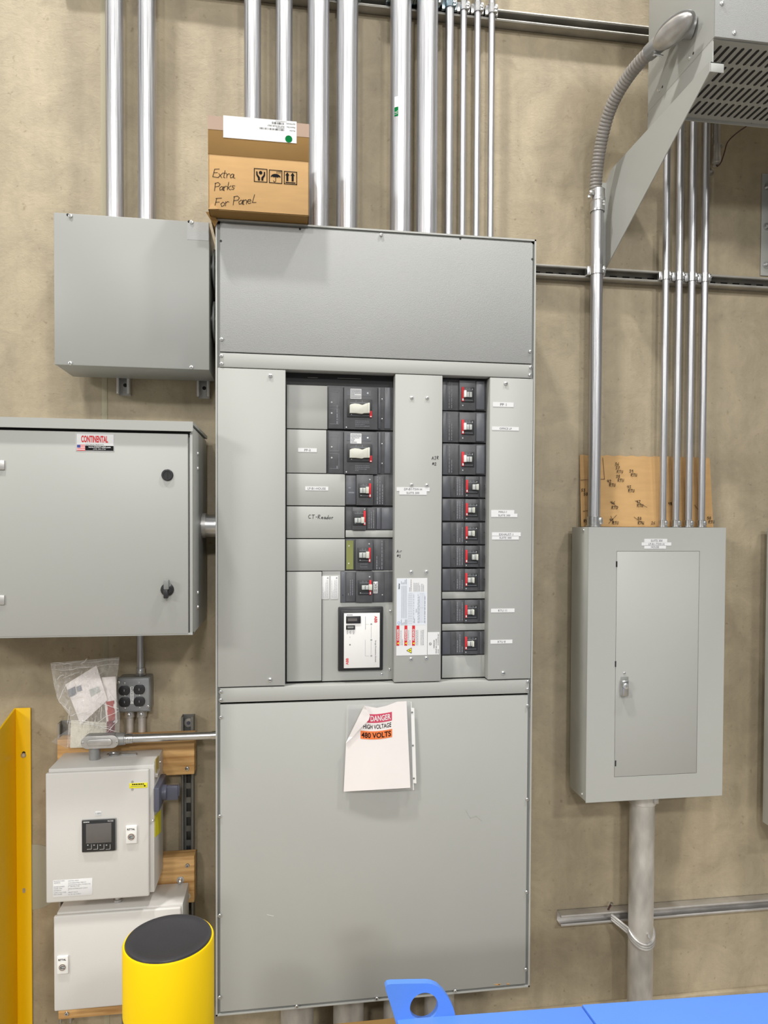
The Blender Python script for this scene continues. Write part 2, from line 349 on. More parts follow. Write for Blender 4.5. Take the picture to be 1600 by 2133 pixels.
# ================================================================ SETTING
WY = .30
b = MB(); b.box(-3.2, 4.4, WY, WY+.2, 0, 5.2, CONC); b.build('wall_back', kind='structure')
b = MB(); b.box(-3.2, 4.4, -4.5, WY+.2, -.1, 0, FLOORM); b.build('floor', kind='structure')
xj = P(218, 820, WY).x
b = MB(); b.box(xj-.009, xj+.009, WY-.0015, WY+.01, 0, 5.2, CAULK, .001); b.build('trim_1', kind='structure')
c = P(66, 1827, WY); b = MB(); b.lathe((c.x, WY+.002, c.z), (0, -1, 0), [(0, .112), (.004, .112), (.005, .108)], PATCH, 64); b.build('trim_2', kind='structure')
b = MB(); b.box(1.0, 4.4, WY-.02, WY, 0, .028, CONC, .004); b.build('baseboard_back', kind='structure')

# ================================================================ STRUT CHANNELS
def strut_h(x0, x1, z0, label, m=STR, yb=WY, h=.041, d=.041, slots=False, group='strut channels on the wall'):
    yf = yb-d; t = .0026; b = MB()
    b.box(x0, x1, yb-t, yb, z0, z0+h, m); b.box(x0, x1, yf, yb, z0, z0+t, m, .0008); b.box(x0, x1, yf, yb, z0+h-t, z0+h, m, .0008)
    for zz in (z0+.0045, z0+h-.0045): b.tube([(x0, yf+.003, zz), (x1, yf+.003, zz)], .0045, m, 10)
    if slots:
        x = x0+.03
        while x < x1-.03: b.box(x, x+.028, yb-t-.0006, yb-t, z0+.014, z0+.027, INNER); x += .05
    return b.build('strut_channel', None, label, 'strut channel', group)
def strut_v(xc, z0, z1, label, yb=WY, w=.041, d=.041, m=STR, holes=(), slots=False, group='strut channels on the wall'):
    yf = yb-d; t = .0026; x0, x1 = xc-w/2, xc+w/2; b = MB()
    b.box(x0, x1, yb-t, yb, z0, z1, m); b.box(x0, x0+t, yf, yb, z0, z1, m, .0008); b.box(x1-t, x1, yf, yb, z0, z1, m, .0008)
    for xx in (x0+.0045, x1-.0045): b.tube([(xx, yf+.003, z0), (xx, yf+.003, z1)], .0045, m, 10)
    if slots:
        z = z1-.06
        while z > z0+.02: b.box(xc-.008, xc+.008, yb-t-.0008, yb-t, z-.03, z, BLK, .0003); z -= .05
    for (hz, mm) in holes:
        b.lathe((xc, yb-t, hz), (0, -1, 0), [(0, .015), (.003, .015), (.0032, .010)], STRL, 24); b.lathe((xc, yb-t-.002, hz), (0, -1, 0), [(0, .007), (.003, .006)], mm, 16)
    return b.build('strut_channel', None, label, 'strut channel', group)
strut_h(-.53, 1.70, 3.647, 'long grey strut channel across the top, behind the conduits above the large panelboard')
strut_h(1.03, 2.5, 2.753, 'slotted strut channel along wall behind the right-hand conduits, right of the large panelboard top', slots=True)
strut_h(1.228, 2.5, .352, 'bare low strut channel on wall near the floor behind the fat vertical conduit', m=STRL)
ZU0 = 2.016+.313
for px, yy in ((256, 820), (423, 826)):
    q = P(px, yy, WY-.041); strut_v(q.x, q.z, ZU0+.44, 'short strut stub poking out below the plain square box, '+('left one' if px < 300 else 'right one beside the panelboard'), m=STRL, holes=[(P(px, yy-17, WY).z, INNER), (P(px, yy-49, WY).z, STRL)])
xs = P(390, 1700, .259).x
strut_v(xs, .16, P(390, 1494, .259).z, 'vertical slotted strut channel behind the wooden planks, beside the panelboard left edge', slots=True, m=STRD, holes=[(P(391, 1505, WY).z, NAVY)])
xs2 = P(133, 1560, .259).x
strut_v(xs2, .16, P(133, 1507, .259).z, 'vertical strut channel mostly hidden behind the clear plastic bag and beige box')

# ================================================================ CONDUITS
CG = 'galvanised conduits'
def conduit(px, py, y, r, z0, z1, label, m=EMT, x=None):
    x = P(px, py, y).x if x is None else x
    b = MB(); b.cyl((x, y, z0), (x, y, z1), r, m, 36)
    return b.build('conduit', None, label, 'conduit', CG), x
ZT = 4.15; MAINTOP = 2.4595+.313; ZUT = 2.477+.313
def clamp(x, y, r, zc, label, m=ZN, side=1):
    t = thing('pipe_clamp', (x, y, zc), label, 'pipe clamp', 'pipe clamps on the strut channels')
    w = .016; b = MB()
    b.lathe((x, y, zc-w), (0, 0, 1), [(0, r+.0005), (0, r+.0028), (w*2, r+.0028), (w*2, r+.0005)], m, 32, caps=False)
    b.box(x-r-.012, x-r+.002, y+.002, WY-.036, zc-w, zc+w, m, .001); b.box(x+r-.002, x+r+.012, y+.002, WY-.036, zc-w, zc+w, m, .001)
    b.build('strap', t)
    b = MB(); xx = x+side*(r*.75+.004); yy = y-r*.7
    b.box(xx-.006, xx+.006, yy-.004, yy+.012, zc-.013, zc+.013, m, .0015)
    b.build('clamp_ear', t)
    b = MB(); b.lathe((xx, yy-.004, zc), (0, -1, 0), [(0, .0062), (.004, .0062), (.005, .004)], SCR, 12); b.box(xx-.004, xx+.004, yy-.0094, yy-.0085, zc-.0008, zc+.0008, BLK)
    b.build('screw', t)
_, xa = conduit(239, 300, .225, .0279, ZUT-.005, ZT, 'leftmost large vertical conduit, entering top of the plain square box')
_, xb = conduit(306.5, 300, .225, .0279, ZUT-.005, ZT, 'large vertical conduit second from left, entering top of the plain square box')
UPZ = 3.647+.0205
big = [(526, 200, .0279, 'behind the cardboard box, left one'), (592, 200, .0279, 'behind the cardboard box, right one'),
       (663, 350, .0365, 'thick, directly right of the cardboard box'), (723, 350, .0365, 'thick, second to the right of the cardboard box'),
       (834.5, 250, .0365, 'thick, carrying a green and white sticker'), (889.5, 250, .0365, 'thick, just left of the thin conduits')]
for px, py, r, l in big:
    y = .259-r; o, x = conduit(px, py, y, r, MAINTOP-.004, ZT, 'vertical conduit into the large panelboard top, '+l)
    clamp(x, y, r, UPZ+.01, 'top pipe clamp on the vertical conduit '+l, ZNB if px > 700 else ZN, 1 if px < 700 else -1)
    if px == 834.5:
        st = MB()
        def wr(x_, y_, z_, x=x, y=y, r=r+.0006):
            a = (x_-x)/r; return (x+r*math.sin(a), y-r*math.cos(a), z_)
        z0 = P(822, 241, .19).z; z1 = P(822, 222, .19).z; z2 = P(822, 200, .19).z; xa_ = x-.028
        for k in range(5):
            q0, q1 = xa_+k*.0028, xa_+(k+1)*.0028
            st.face([wr(q0, 0, z0), wr(q1, 0, z0), wr(q1, 0, z1), wr(q0, 0, z1)], GRN); st.face([wr(q0, 0, z1), wr(q1, 0, z1), wr(q1, 0, z2), wr(q0, 0, z2)], WHT)
        st.text('UL', xa_+.002, xa_+.012, z0+.006, z0+.018, 0, WHT, warp=lambda a, b, c: wr(a, b, c) if False else (x+(r+.0010)*math.sin((a-x)/r), y-(r+.0010)*math.cos((a-x)/r), c), rot=90)
        st.build('sticker', o, label='green and white sticker')
thin = [(935.5, .0147, 'first of the thin ones, slightly wider'), (964.5, .0112, 'second of the thin ones'), (993.5, .0112, 'third of the thin ones'), (1023, .0112, 'rightmost of the thin ones')]
for px, r, l in thin:
    y = .259-r; o, x = conduit(px, 250, y, r, MAINTOP-.004, ZT, 'thin vertical conduit into the large panelboard top, '+l)
    clamp(x, y, r, UPZ+.006, 'top pipe clamp on the thin conduits, '+l, ZNB if px < 950 else ZN)
RZT = 1.527+.313; MZ = 2.753+.0205
YR = .237
oR, xR = conduit(1240.5, 800, YR, .0221, RZT+.0, P(1241, 440, YR).z, 'medium vertical conduit above the right panel, joined to the ribbed flexible conduit')
clamp(xR, YR, .0225, MZ, 'large pipe clamp holding the medium conduit to the slotted strut right of panelboard')
for px, l in ((1384, 'leftmost'), (1411.5, 'second from left'), (1438, 'third from left'), (1465, 'rightmost')):
    o, x = conduit(px, 800, .246, .0125, RZT, ZT, l+' of four thin vertical conduits entering the right panel top')
    clamp(x, .246, .0125, MZ, 'small pipe clamp on slotted strut, '+l+' of the row of four')
    b = MB(); b.lathe((x, .246, RZT+.001), (0, 0, 1), [(0, .019), (.004, .019), (.0045, .0155), (.026, .0155), (.027, .0145)], ZN, 24)
    b.box(x+.001, x+.011, .246-.019, .246-.013, RZT+.008, RZT+.023, ZN, .001); b.build('connector', o)
b = MB(); b.lathe((xR, YR, RZT+.001), (0, 0, 1), [(0, .0285), (.005, .0285), (.006, .026), (.037, .026), (.038, .023)], ZN, 32)
b.box(xR+.010, xR+.022, YR-.027, YR-.020, RZT+.010, RZT+.034, ZN, .001); b.build('connector', oR)

# fat weathered conduit under right panel
yb_ = .205; xF = P(1335, 1900, yb_).x; r = .0445
oF, _ = conduit(0, 0, yb_, r, .0, .561+.313, 'fat weathered vertical conduit from floor up into the right panel bottom', EMTO, x=xF)
b = MB(); b.lathe((xF, yb_, .561+.313-.05), (0, 0, 1), [(0, r+.001), (.002, r+.005), (.048, r+.005), (.049, r+.001)], EMTO, 36); b.box(xF+.02, xF+.038, yb_-r-.006, yb_-r+.012, .836, .858, ZN, .002); b.build('coupling', oF)
t = thing('pipe_strap', (xF, yb_, .33), 'tilted pipe strap around the fat weathered conduit at the low strut', 'pipe clamp')
b = MB(); pts = []
for k in range(0, 29):
    a = PI*1.02-k/28*PI*1.15; pts.append((xF+(r+.003)*math.cos(a), yb_-(r+.003)*math.sin(a), .345-.035*(math.sin(a)) ))
pts = [(xF-r-.045, WY-.042, .374)]+pts
for dz in (-.009, 0, .009): b.tube([(p[0], p[1], p[2]+dz) for p in pts], .0052, CAST, 8)
b.build('strap_band', t)
b = MB(); q = P(1351, 1951, .155); b.lathe((q.x, q.y, q.z+.008), (0, -.5, -1), [(0, .005), (.012, .004)], SCR, 10); b.build('screw', t)
q = P(1270, 1902, .262); b = MB(); b.cyl((q.x, .275, .392), (q.x+.008, .262, .425), .0035, WIREM, 10); b.lathe((q.x+.007, .263, .42), (.2, -.3, 1), [(0, .0055), (.006, .0055)], ZN, 8)
b.build('loose_bolt', None, 'short loose bolt standing on the low strut left of the fat conduit', 'bolt')
# conduits under main panel
for px, ry, l, rr in ((619, .15, 'leftmost, widest in view', .055), (726, .16, 'second from left', .052), (826, .17, 'third, left of the blue tab', .045), (915, .17, 'fourth, seen through the hole of the blue tab', .052)):
    o, x = conduit(px, 2110, ry, rr, 0, .3125, 'fat conduit below the large panelboard, '+l, EMTO)
    b = MB(); b.lathe((x, ry, .27), (0, 0, 1), [(0, rr+.001), (.002, rr+.006), (.022, rr+.006), (.023, rr+.001)], ZN, 36, caps=False); b.box(x+rr*.8, x+rr*.8+.02, ry-rr-.004, ry-rr*.4, .272, .292, ZN, .002); b.build('collar', o)

# ================================================================ LARGE PANELBOARD
W, H0, H1 = 1.016, .313, MAINTOP
main = thing('electrical_panelboard', (W/2, .15, H0), 'tall grey electrical panelboard with two columns of breakers, centre of wall', 'electrical panel')
b = MB(); t = .005
b.box(0, t, 0, WY-.003, H0, H1, GP); b.box(W-t, W, 0, WY-.003, H0, H1, GP); b.box(0, W, 0, WY-.003, H1-t, H1, GP); b.box(0, W, 0, WY-.003, H0, H0+t, GP)
b.box(t, W-t, WY-.008, WY-.003, H0+t, H1-t, INNER)
b.box(t, .0135, .006, .010, H0+t, H1-t, GPD); b.box(W-.0135, W-t, .006, .010, H0+t, H1-t, GPD); b.box(t, W-t, .006, .010, H1-.013, H1-t, GPD)
b.build('enclosure', main)
def zrow(l, r_): return (P(455, l, 0).z+P(1110, r_, 0).z)/2
zA0 = zrow(733.5, 756); zA1 = zrow(736, 758.5); zB0 = zrow(765, 787); zB1 = zrow(766.5, 789)
zC0 = zrow(1433, 1411.5); zC1 = zrow(1435.5, 1414); zD0 = zrow(1466, 1441.5); zD1 = zrow(1470, 1446)
cx0, cx1 = .0135, W-.0115
b = MB(); b.box(cx0, cx1, 0, .012, zA0, H1-.012, GPT, .0015); b.build('top_cover', main)
b = MB(); b.box(cx0, cx1, -.001, .046, zB0, zA1, GP, .0015); b.build('upper_filler_bar', main)
b = MB(); b.box(cx0, cx1, -.001, .046, zD0, zC1, GP, .0015); b.build('lower_filler_bar', main)
b = MB(); b.box(cx0, cx1-.003, 0, .012, H0+.012, zD1, GP, .0015)
q = P(1037, 2051, 0); 
for dx, dz, w_, h_ in ((0, 0, .007, .0022), (-.010, .002, .003, .001), (.006, .001, .004, .002), (.035, -.001, .005, .0022)): b.box(q.x+dx-w_, q.x+dx+w_, -.0006, .001, q.z+dz-h_, q.z+dz+h_, WOOD, .0005)
b.stroke([(P(1000+a, 1700+c_, 0).x, P(1000+a, 1700+c_, 0).z) for a, c_ in ((-30, -12), (-20, 4), (-8, 0), (4, 10))], .0012, -.0004, GPU)
b.stroke([(P(556+a, 1905+c_, 0).x, P(556+a, 1905+c_, 0).z) for a, c_ in ((0, 0), (14, 3))], .0012, -.0004, WHP)
b.build('bottom_cover', main)
zO0, zO1 = zC0, zB1
def cover(pa, pb, nm, m=GP):
    x0, x1 = P(pa, 1092, 0).x, P(pb, 1092, 0).x
    b = MB(); b.box(x0, x1, -.002, .045, zO0, zO1, m, .002); return b.build(nm, main), x0, x1
cl, l0, l1 = cover(453.5, 594.5, 'left_side_cover')
cc, c0, c1 = cover(822, 920, 'centre_cover')
cr, r0, r1 = cover(1018.5, 1108, 'right_side_cover')
b = MB(); b.box(l1-.01, r0+.01, .05, .054, zO0-.02, zO1+.02, INNER); 
for a0, b0, a1, b1 in ((641, 786, 662, 787), (703, 788, 752, 789)):
    x0, x1, z0, z1 = RX(a0, b0, a1, b1, .049); b.box(x0, x1, .0485, .05, z0, z1, GPD)
b.build('breaker_chassis', main)
YD = .045
def plate(a0, b0, a1, b1, yf, m=GP, nm='deadfront_plate', bev=.0012, parent=main, yb=.05, label=None):
    x0, x1, z0, z1 = RX(a0, b0, a1, b1, yf); b = MB(); b.box(x0, x1, yf, yb, z0, z1, m, bev); return b.build(nm, parent, label=label)
for q in ((597.5, 802.5, 682, 893), (597.5, 895, 680, 985), (597.5, 987, 719, 1053), (597.5, 1055, 718, 1121), (597.5, 1123, 718.5, 1189)):
    plate(*q, .036)
plate(597.5, 1191, 670, 1419, .034)
spdp = plate(671, 1189, 820.5, 1417, .040)
plate(720, 1104.5, 823, 1119.5, .040)
for q in ((921, 1232.5, 1013, 1247), (921, 1299, 1013, 1313), (921, 1365, 1012, 1411)): plate(*q, .043)
rs = random.Random(3)
def breaker(body, raised, asm, knob, red, win_m=BRKD, y=.043, yr=.030, steps=(), dots=(), scr=(), knobm=GREYH, label=None, prints=(), tall=False):
    """body, raised, asm (handle assembly), knob, red = pixel rectangles"""
    x0, x1, z0, z1 = RX(*body, y); 
    b = MB(); b.box(x0, x1, y, .05, z0, z1, BRK, .0015)
    for (a0, b0, a1, b1, yy, mm) in steps:
        q = RX(a0, b0, a1, b1, yy); b.box(q[0], q[1], yy, .05, q[2], q[3], mm, .001)
    q = RX(*raised, yr); b.box(q[0], q[1], yr, .05, q[2], q[3], BRK, .0016)
    for (a, c_, rr, mm, yy) in dots:
        p = P(a, c_, yy); b.lathe((p.x, yy, p.z), (0, -1, 0), [(0, rr), (.0012, rr), (.0014, rr*.6)], mm, 12)
    for (a0, b0, a1, b1, n, yy, v) in prints:
        q = RX(a0, b0, a1, b1, yy); b.lines(*q, yy-.0004, GINK, n, seed=int(a0+b0), vertical=v, fill=.28)
    o = b.build('circuit_breaker', main, label=label)
    q = RX(*asm, yr-.003); b = MB(); b.box(q[0], q[1], yr-.004, yr+.002, q[2], q[3], win_m, .0008)
    w = q[1]-q[0]; h = q[3]-q[2]
    for f_ in (.10, .80): b.rect(q[0]+w*.12, q[1]-w*.12, q[2]+h*f_, q[2]+h*f_+.0011, yr-.0045, GINK)
    for f_ in (.35, .6): b.rect(q[0]+w*f_, q[0]+w*f_+.001, q[2]+h*.78, q[3]-h*.05, yr-.0045, GINK)
    b.disc(q[0]+w*(.18 if red[0] > (asm[0]+asm[2])/2 else .85), q[2]+h*(.14 if red[0] > (asm[0]+asm[2])/2 else .86), .0012, yr-.0046, WHT, 10)
    b.build('handle_escutcheon', o)
    q = RX(*red, yr-.005); b = MB(); b.box(q[0], q[1], yr-.006, yr-.002, q[2], q[3], RED, .0004); b.rect(q[0]+(q[1]-q[0])*.2, q[1]-(q[1]-q[0])*.2, q[2]+(q[3]-q[2])*.05, q[2]+(q[3]-q[2])*.2, yr-.0064, WHT)
    b.build('red_strip', o)
    q = RX(*knob, yr-.012); b = MB()
    if tall:
        w = q[1]-q[0]; z0, z1 = q[2], q[3]; pts = []
        prof = [(0, 0), (0, .82), (.08, .93), (.25, 1), (.45, .97), (.62, .86), (.68, .9), (.8, 1.03), (1.0, 1.1), (1.0, 0.05), (.72, .02), (.62, -.06), (.3, 0)]
        b.prism([(q[0]+w*a, z0+(z1-z0)*c_) for a, c_ in prof], yr-.016, yr-.004, knobm, bev=.0012)
        b.box(q[1]-w*.1, q[1], yr-.020, yr-.004, z0+.001, z1+.003, knobm, .001)
    else:
        b.box(q[0], q[1], yr-.013, yr-.003, q[2], q[3], knobm, .0012); b.box(q[0]+(q[1]-q[0])*.45, q[0]+(q[1]-q[0])*.52, yr-.0136, yr-.012, q[2]+.001, q[3]-.001, BRKD)
        e = .28*(q[1]-q[0]); 
        if red[0] > asm[0]+5: b.box(q[1]+e*.1, q[1]+e*1.9, yr-.017, yr-.003, q[2]-.001, q[3]+.003, CREAM, .001)
        elif knob[2] > 984: b.box(q[1]-e, q[1], yr-.019, yr-.003, q[2]-.001, q[3]+.001, CREAM, .001)
        else: b.box(q[0]-e*1.7, q[0]-e*.2, yr-.017, yr-.003, q[2]-.001, q[3]+.004, WHP, .001)
    b.build('toggle_handle', o)
    for (a, c_) in scr: screw(o, a, c_, yr, .0022, 'slot')
    return o
# two large breakers, upper left
for k, (t0, lab) in enumerate(((805, 'large breaker, uppermost in the left column'), (898, 'large breaker, second in the left column'))):
    d = t0-805
    o = breaker((681, t0, 821, t0+90), (716.5, t0+1, 787, t0+89.5), (723, 832+d, 775, 869+d), (728.5, 841+d, 770, 861+d), (770, 856+d, 775, 869.5+d),
            steps=[(684.5, t0+1, 715.5, t0+88, .036, BRK), (788, t0+2, 793, t0+88, .038, BRK2), (801, t0+2, 814, t0+88, .039, BRK2)],
            dots=[(766, 819+d, .0028, WHT, .030), (721.5, 890+d, .002, WHT, .030), (691, 838+d, .0026, GREYH, .036), (691, 860.5+d, .0026, GREYH, .036)],
            scr=[(796, 831.5+d), (796, 872.5+d)], knobm=CREAM, prints=[(700, 820+d, 706, 883+d, 1, .036, True), (740, 875+d, 770, 889+d, 4, .030, False)], label=lab, tall=True)
    q = RX(730, 810+d, 753, 831+d, .0296); b = MB(); b.box(q[0], q[1], .0288, .0298, q[2], q[3], WHT); b.lines(q[0]+.002, q[1]-.002, q[2]+.002, q[3]-.002, .0284, GINK, 6, seed=k)
    b.build('data_sticker', o)
    q = RX(723, 813+d, 773, 825+d, .0296); b = MB(); b.box(q[0], q[1], .0293, .0300, q[2], q[3], BRK2); b.build('clear_strip', o)
    b = MB()
    for (a0, b0, a1, b1) in ((687, 815.5, 706, 846), (687, 852, 706, 883)):
        q = RX(a0, b0+d, a1, b1+d, .0355); 
        b.stroke([(q[0], q[3]), (q[1], q[3]), (q[1], q[2]), (q[0], q[2])], .0008, .0352, GINK)
    b.build('printed_border', o)
breaker((719.5, 988, 822, 1053), (742.5, 989, 777.5, 1052.5), (747.5, 1007, 773, 1036), (750, 1016, 762, 1027), (769, 1007, 773, 1036), dots=[(770.5, 999, .0023, GREYH, .030)],
        steps=[(720.5, 990, 741.5, 1051, .037, BRK2), (779, 990, 801, 1052, .040, BRK)], prints=[(784, 993, 800, 1050, 3, .040, True), (726, 1010, 738, 1030, 2, .037, False)], label='breaker beside the plate marked LP-B1-HOUSE')
breaker((719.5, 1056, 822, 1103.5), (734, 1056.5, 763, 1104), (735.5, 1064, 762, 1094), (739, 1079, 752, 1089), (757.5, 1064, 762, 1094), dots=[(759.5, 1061, .002, GREYH, .030)],
        steps=[(764, 1057, 783, 1103, .038, BRK), (784.5, 1058, 793, 1102, .039, BRK2), (795, 1058, 821, 1102, .041, BRK2)], prints=[(767, 1062, 781, 1100, 3, .038, True)], label='small breaker beside the plate with handwriting')
o = breaker((719.5, 1122, 822, 1188), (740.5, 1123, 776.5, 1187.5), (745.5, 1141, 772, 1171), (748.5, 1151, 762, 1162), (768, 1141, 772, 1171), dots=[(769, 1133, .0023, GREYH, .030)],
        steps=[(720.5, 1124, 739.5, 1187, .038, BRK), (778, 1124, 800, 1187, .040, BRK)], prints=[(783, 1126, 799, 1186, 3, .040, True), (750, 1173, 766, 1182, 3, .030, False)], label='breaker with a green window on its left')
q = RX(721.5, 1126, 736, 1186, .0374); b = MB(); b.box(q[0], q[1], .0366, .0382, q[2], q[3], OLIVE); b.disc(P(727, 1137, .0366).x, P(727, 1137, .0366).z, .0022, .0362, CREAM, 14); b.disc(P(726.5, 1173.5, .0366).x, P(726.5, 1173.5, .0366).z, .0022, .0362, CREAM, 14); b.build('green_window', o)
o = breaker((709, 1190, 822, 1255), (741.5, 1191, 776.5, 1254.5), (746, 1208.5, 773.5, 1239), (754, 1219.5, 768, 1228.5), (769.5, 1208.5, 773.5, 1239), dots=[(770, 1201.5, .0025, GREYH, .030), (796.5, 1239, .002, GREYH, .035), (714, 1239.5, .0015, INNER, .0365)],
        y=.0375, steps=[(709.5, 1191, 720.5, 1255, .0365, BRK2), (721, 1192, 740.5, 1253, .034, BRK), (778, 1192, 800, 1254, .035, BRK)], prints=[(724, 1207, 737, 1240, 3, .034, True)], label='bottom breaker in the left column, above the surge device')
q = RX(777.5, 1211.5, 787, 1236, .034); b = MB(); b.box(q[0], q[1], .0335, .0352, q[2], q[3], WHT, .0008); b.text('100 KAIC', q[0]+.002, q[1]-.002, q[2]+.003, q[3]-.003, .0331, INK, rot=90); b.build('rating_sticker', o)
# right column
for k, (t0, t1) in enumerate(((790.5, 855.5), (857.5, 922), (924.5, 989.5))):
    s_ = (822, 890, 957)[k]; nm = ('top', 'second', 'third')[k]
    steps = [(922, t0+2, 932, t1-1, .0415, BRK2), (957, t0+2, 1010, t1-2, .036, BRK), (992, t0+3, 1009.5, t1-3, .034, BRK2)]
    breaker((921.5, t0, 1015, t1), (957, t0+1.5, 991, t1-1), (962, s_-15.5, 988, s_+15.5), (972, s_-6, 983.5, s_+5), (962, s_-16, 966.8, s_+14),
            dots=[(964, s_+22.5, .0023, GREYH, .030), (925, t1-17, .0013, INNER, .043)], steps=steps, prints=[(934, t0+4, 944, t1-5, 2, .043, True)], label=nm+' tall breaker of the right column')
    if k == 2:
        pass
for k, (t0, t1, s_, on) in enumerate(((991.5, 1036.5, 1014, 1), (1039, 1085.5, 1062.5, 0), (1088, 1134, 1111, 0), (1136, 1182, 1160, 1), (1184.5, 1231, 1208.5, 0), (1249.5, 1297.5, 1275, 0), (1315, 1363.5, 1341, 0))):
    o_ = -k*.35
    kn = (985, s_-5, 996.5, s_+6) if on else (976.5, s_-5, 989, s_+5)
    kn = (kn[0]+o_, kn[1], kn[2]+o_, kn[3])
    breaker((921, t0, 1013, t1), (969.5+o_, t0+.5, 997.5+o_, t1-.5), (971+o_, s_-14.5, 997+o_, s_+14), kn, (971+o_, s_-14.5, 975+o_, s_+12),
            dots=[(972.5+o_, s_+17.5, .002, GREYH, .032), (946, s_+3, .0012, INNER, .042), (1009, s_-2, .0013, INNER, .042)], yr=.032,
            steps=[(921.5, t0+1, 938, t1-1, .041, BRK2), (939, t0+1, 948.5, t1-1, .042, BRK), (950, t0+1, 968, t1-1, .040, BRK), (999, t0+1, 1006, t1-1, .041, BRK)],
            prints=[(951, t0+5, 966, t1-5, 3, .040, True)], label='small breaker of the right column, '+('first', 'second', 'third', 'fourth', 'fifth', 'sixth', 'lowest')[k]+' below the tall ones')
# surge protective device
spd = MB(); q = RX(704.5, 1264, 798, 1397, .030); spd.box(q[0], q[1], .028, .040, q[2], q[3], BLK, .003); q = RX(709.5, 1270, 795, 1393.5, .022); spd.box(q[0], q[1], .020, .030, q[2], q[3], BLK, .003)
q = RX(713, 1275, 793, 1392, .017); spd.box(q[0], q[1], .016, .022, q[2], q[3], BLK, .002)
spd = spd.build('surge_protector', main, label='black framed surge protective device with white face')
x0, x1, z0, z1 = RX(716.5, 1277, 791, 1391, .0155); YS = .0150
b = MB(); b.box(x0, x1, YS, .017, z0, z1, WHP, .0004)
def SP(px, py): p = P(px, py, YS); return p.x, p.z
def trect(b, a0, b0, a1, b1, s_, y, m, rot=0, bold=0):
    q = RX(a0, b0, a1, b1, y); b.text(s_, q[0], q[1], q[2], q[3], y, m, rot, bold)
trect(b, 780, 1283, 786, 1297, 'ABB', YS-.0004, RED, -90, .03)
trect(b, 720.5, 1371, 726, 1385, 'ABB', YS-.0004, RED, 90, .03)
trect(b, 780.5, 1334, 784, 1379, 'Surge Protective Device', YS-.0004, INK, -90)
for py in (1300, 1333, 1366): p = SP(773.5, py); b.disc(p[0], p[1], .0028, YS-.0004, GPD, 16); b.disc(p[0], p[1], .0015, YS-.0008, GREYH, 12)
b.stroke([SP(773.3, 1304), SP(773.3, 1329)], .0006, YS-.0004, GINK); b.stroke([SP(773.2, 1337), SP(773, 1362)], .0006, YS-.0004, GINK)
b.stroke([SP(761.5, 1284), SP(761.5, 1311)], .001, YS-.0004, GINK); b.stroke([SP(761.5, 1300.5), SP(769, 1300.5)], .0005, YS-.0004, GINK)
b.stroke([SP(761, 1333), SP(761, 1366)], .0006, YS-.0004, GINK); b.stroke([SP(761, 1366.5), SP(769, 1366.5)], .0005, YS-.0004, GINK)
q = RX(722, 1280, 735, 1281.5, YS); b.rect(*q, YS-.0004, GINK)
p = SP(729, 1343); b.disc(p[0], p[1], .0025, YS-.0004, GPD, 16); p = SP(729, 1327); b.disc(p[0], p[1], .001, YS-.0004, INK, 10)
for a0, a1, tt in ((722, 725, 'MUTE'), (728, 731.5, 'TEST'), (735, 738.5, 'ON')): trect(b, a0, 1313.5, a1, 1321, tt, YS-.0004, GINK, -90)
b.build('face_plate', spd, label='white face plate')
b = MB(); q = RX(721, 1283.5, 751.5, 1298.5, YS-.002); b.box(q[0], q[1], YS-.003, YS, q[2], q[3], BLK, .0006); q = RX(724.5, 1288, 744, 1294, YS-.0034); b.box(q[0], q[1], YS-.0036, YS-.003, q[2], q[3], SCRN); b.build('counter_display', spd)
b = MB(); q = RX(721, 1302.5, 739.5, 1311.5, YS-.002); b.box(q[0], q[1], YS-.003, YS, q[2], q[3], BLK, .0006); q = RX(724, 1305, 737, 1309, YS-.004); b.box(q[0], q[1], YS-.0045, YS-.003, q[2], q[3], GPD, .0004); b.build('rocker_switch', spd)
b = MB()
for a0, a1, sd in ((670.5, 686, 1), (689, 704.5, 2)):
    q = RX(a0, 1200, a1, 1248, .0395); b.box(q[0], q[1], .0388, .0402, q[2], q[3], WHT, .0005); b.lines(q[0]+.002, q[1]-.003, q[2]+.004, q[3]-.012, .0384, GINK, 6, seed=sd, vertical=True, fill=.18); b.disc(q[1]-.005, q[3]-.006, .0022, .0384, GINK, 14)
b.build('notice_sticker', main, label='pair of white notice stickers beside the lowest left breaker')
# screws and holes of the panelboard
for px, py, r_, k in [(794, 489, .0055, 'slot'), (461.5, 706.5, .0055, 'slot'), (1104.5, 732, .0055, 'slot'), (461, 741, .0055, 'phil'), (461.5, 757.5, .0055, 'phil'), (1105.5, 765, .0055, 'phil'), (1104, 781, .0055, 'phil'),
        (459.5, 1441, .0055, 'slot'), (459.5, 1458, .0055, 'slot'), (1099.5, 1420, .0055, 'slot'), (1099, 1436, .0055, 'slot'),
        (459.5, 1494, .0052, 'slot'), (1099, 1470, .0052, 'slot'), (457.5, 1700, .0052, 'slot'), (457.5, 1907, .0052, 'slot'), (457.5, 2077, .0052, 'slot'), (618, 2096, .0052, 'phil'), (785, 2079.5, .0052, 'phil'), (948, 2064, .0052, 'phil'), (1098, 1665, .0052, 'slot'), (1097, 1858, .0052, 'slot'), (1095, 2019, .0052, 'slot'),
        (563.5, 782.5, .0068, 'slot'), (562.5, 1416, .0068, 'slot'), (1053.5, 799, .0068, 'slot'), (1048, 1402, .0068, 'slot'),
        (857.7, 828.5, .0058, 'socket'), (890, 829, .0058, 'socket'), (857, 1010, .0058, 'socket'), (889, 1011, .0058, 'socket'), (856.3, 1191.5, .0058, 'socket'), (888, 1191, .0058, 'socket'), (856, 1372.5, .0058, 'socket'), (888, 1371, .0058, 'socket')]:
    screw(main, px, py, -.0018, r_, k)
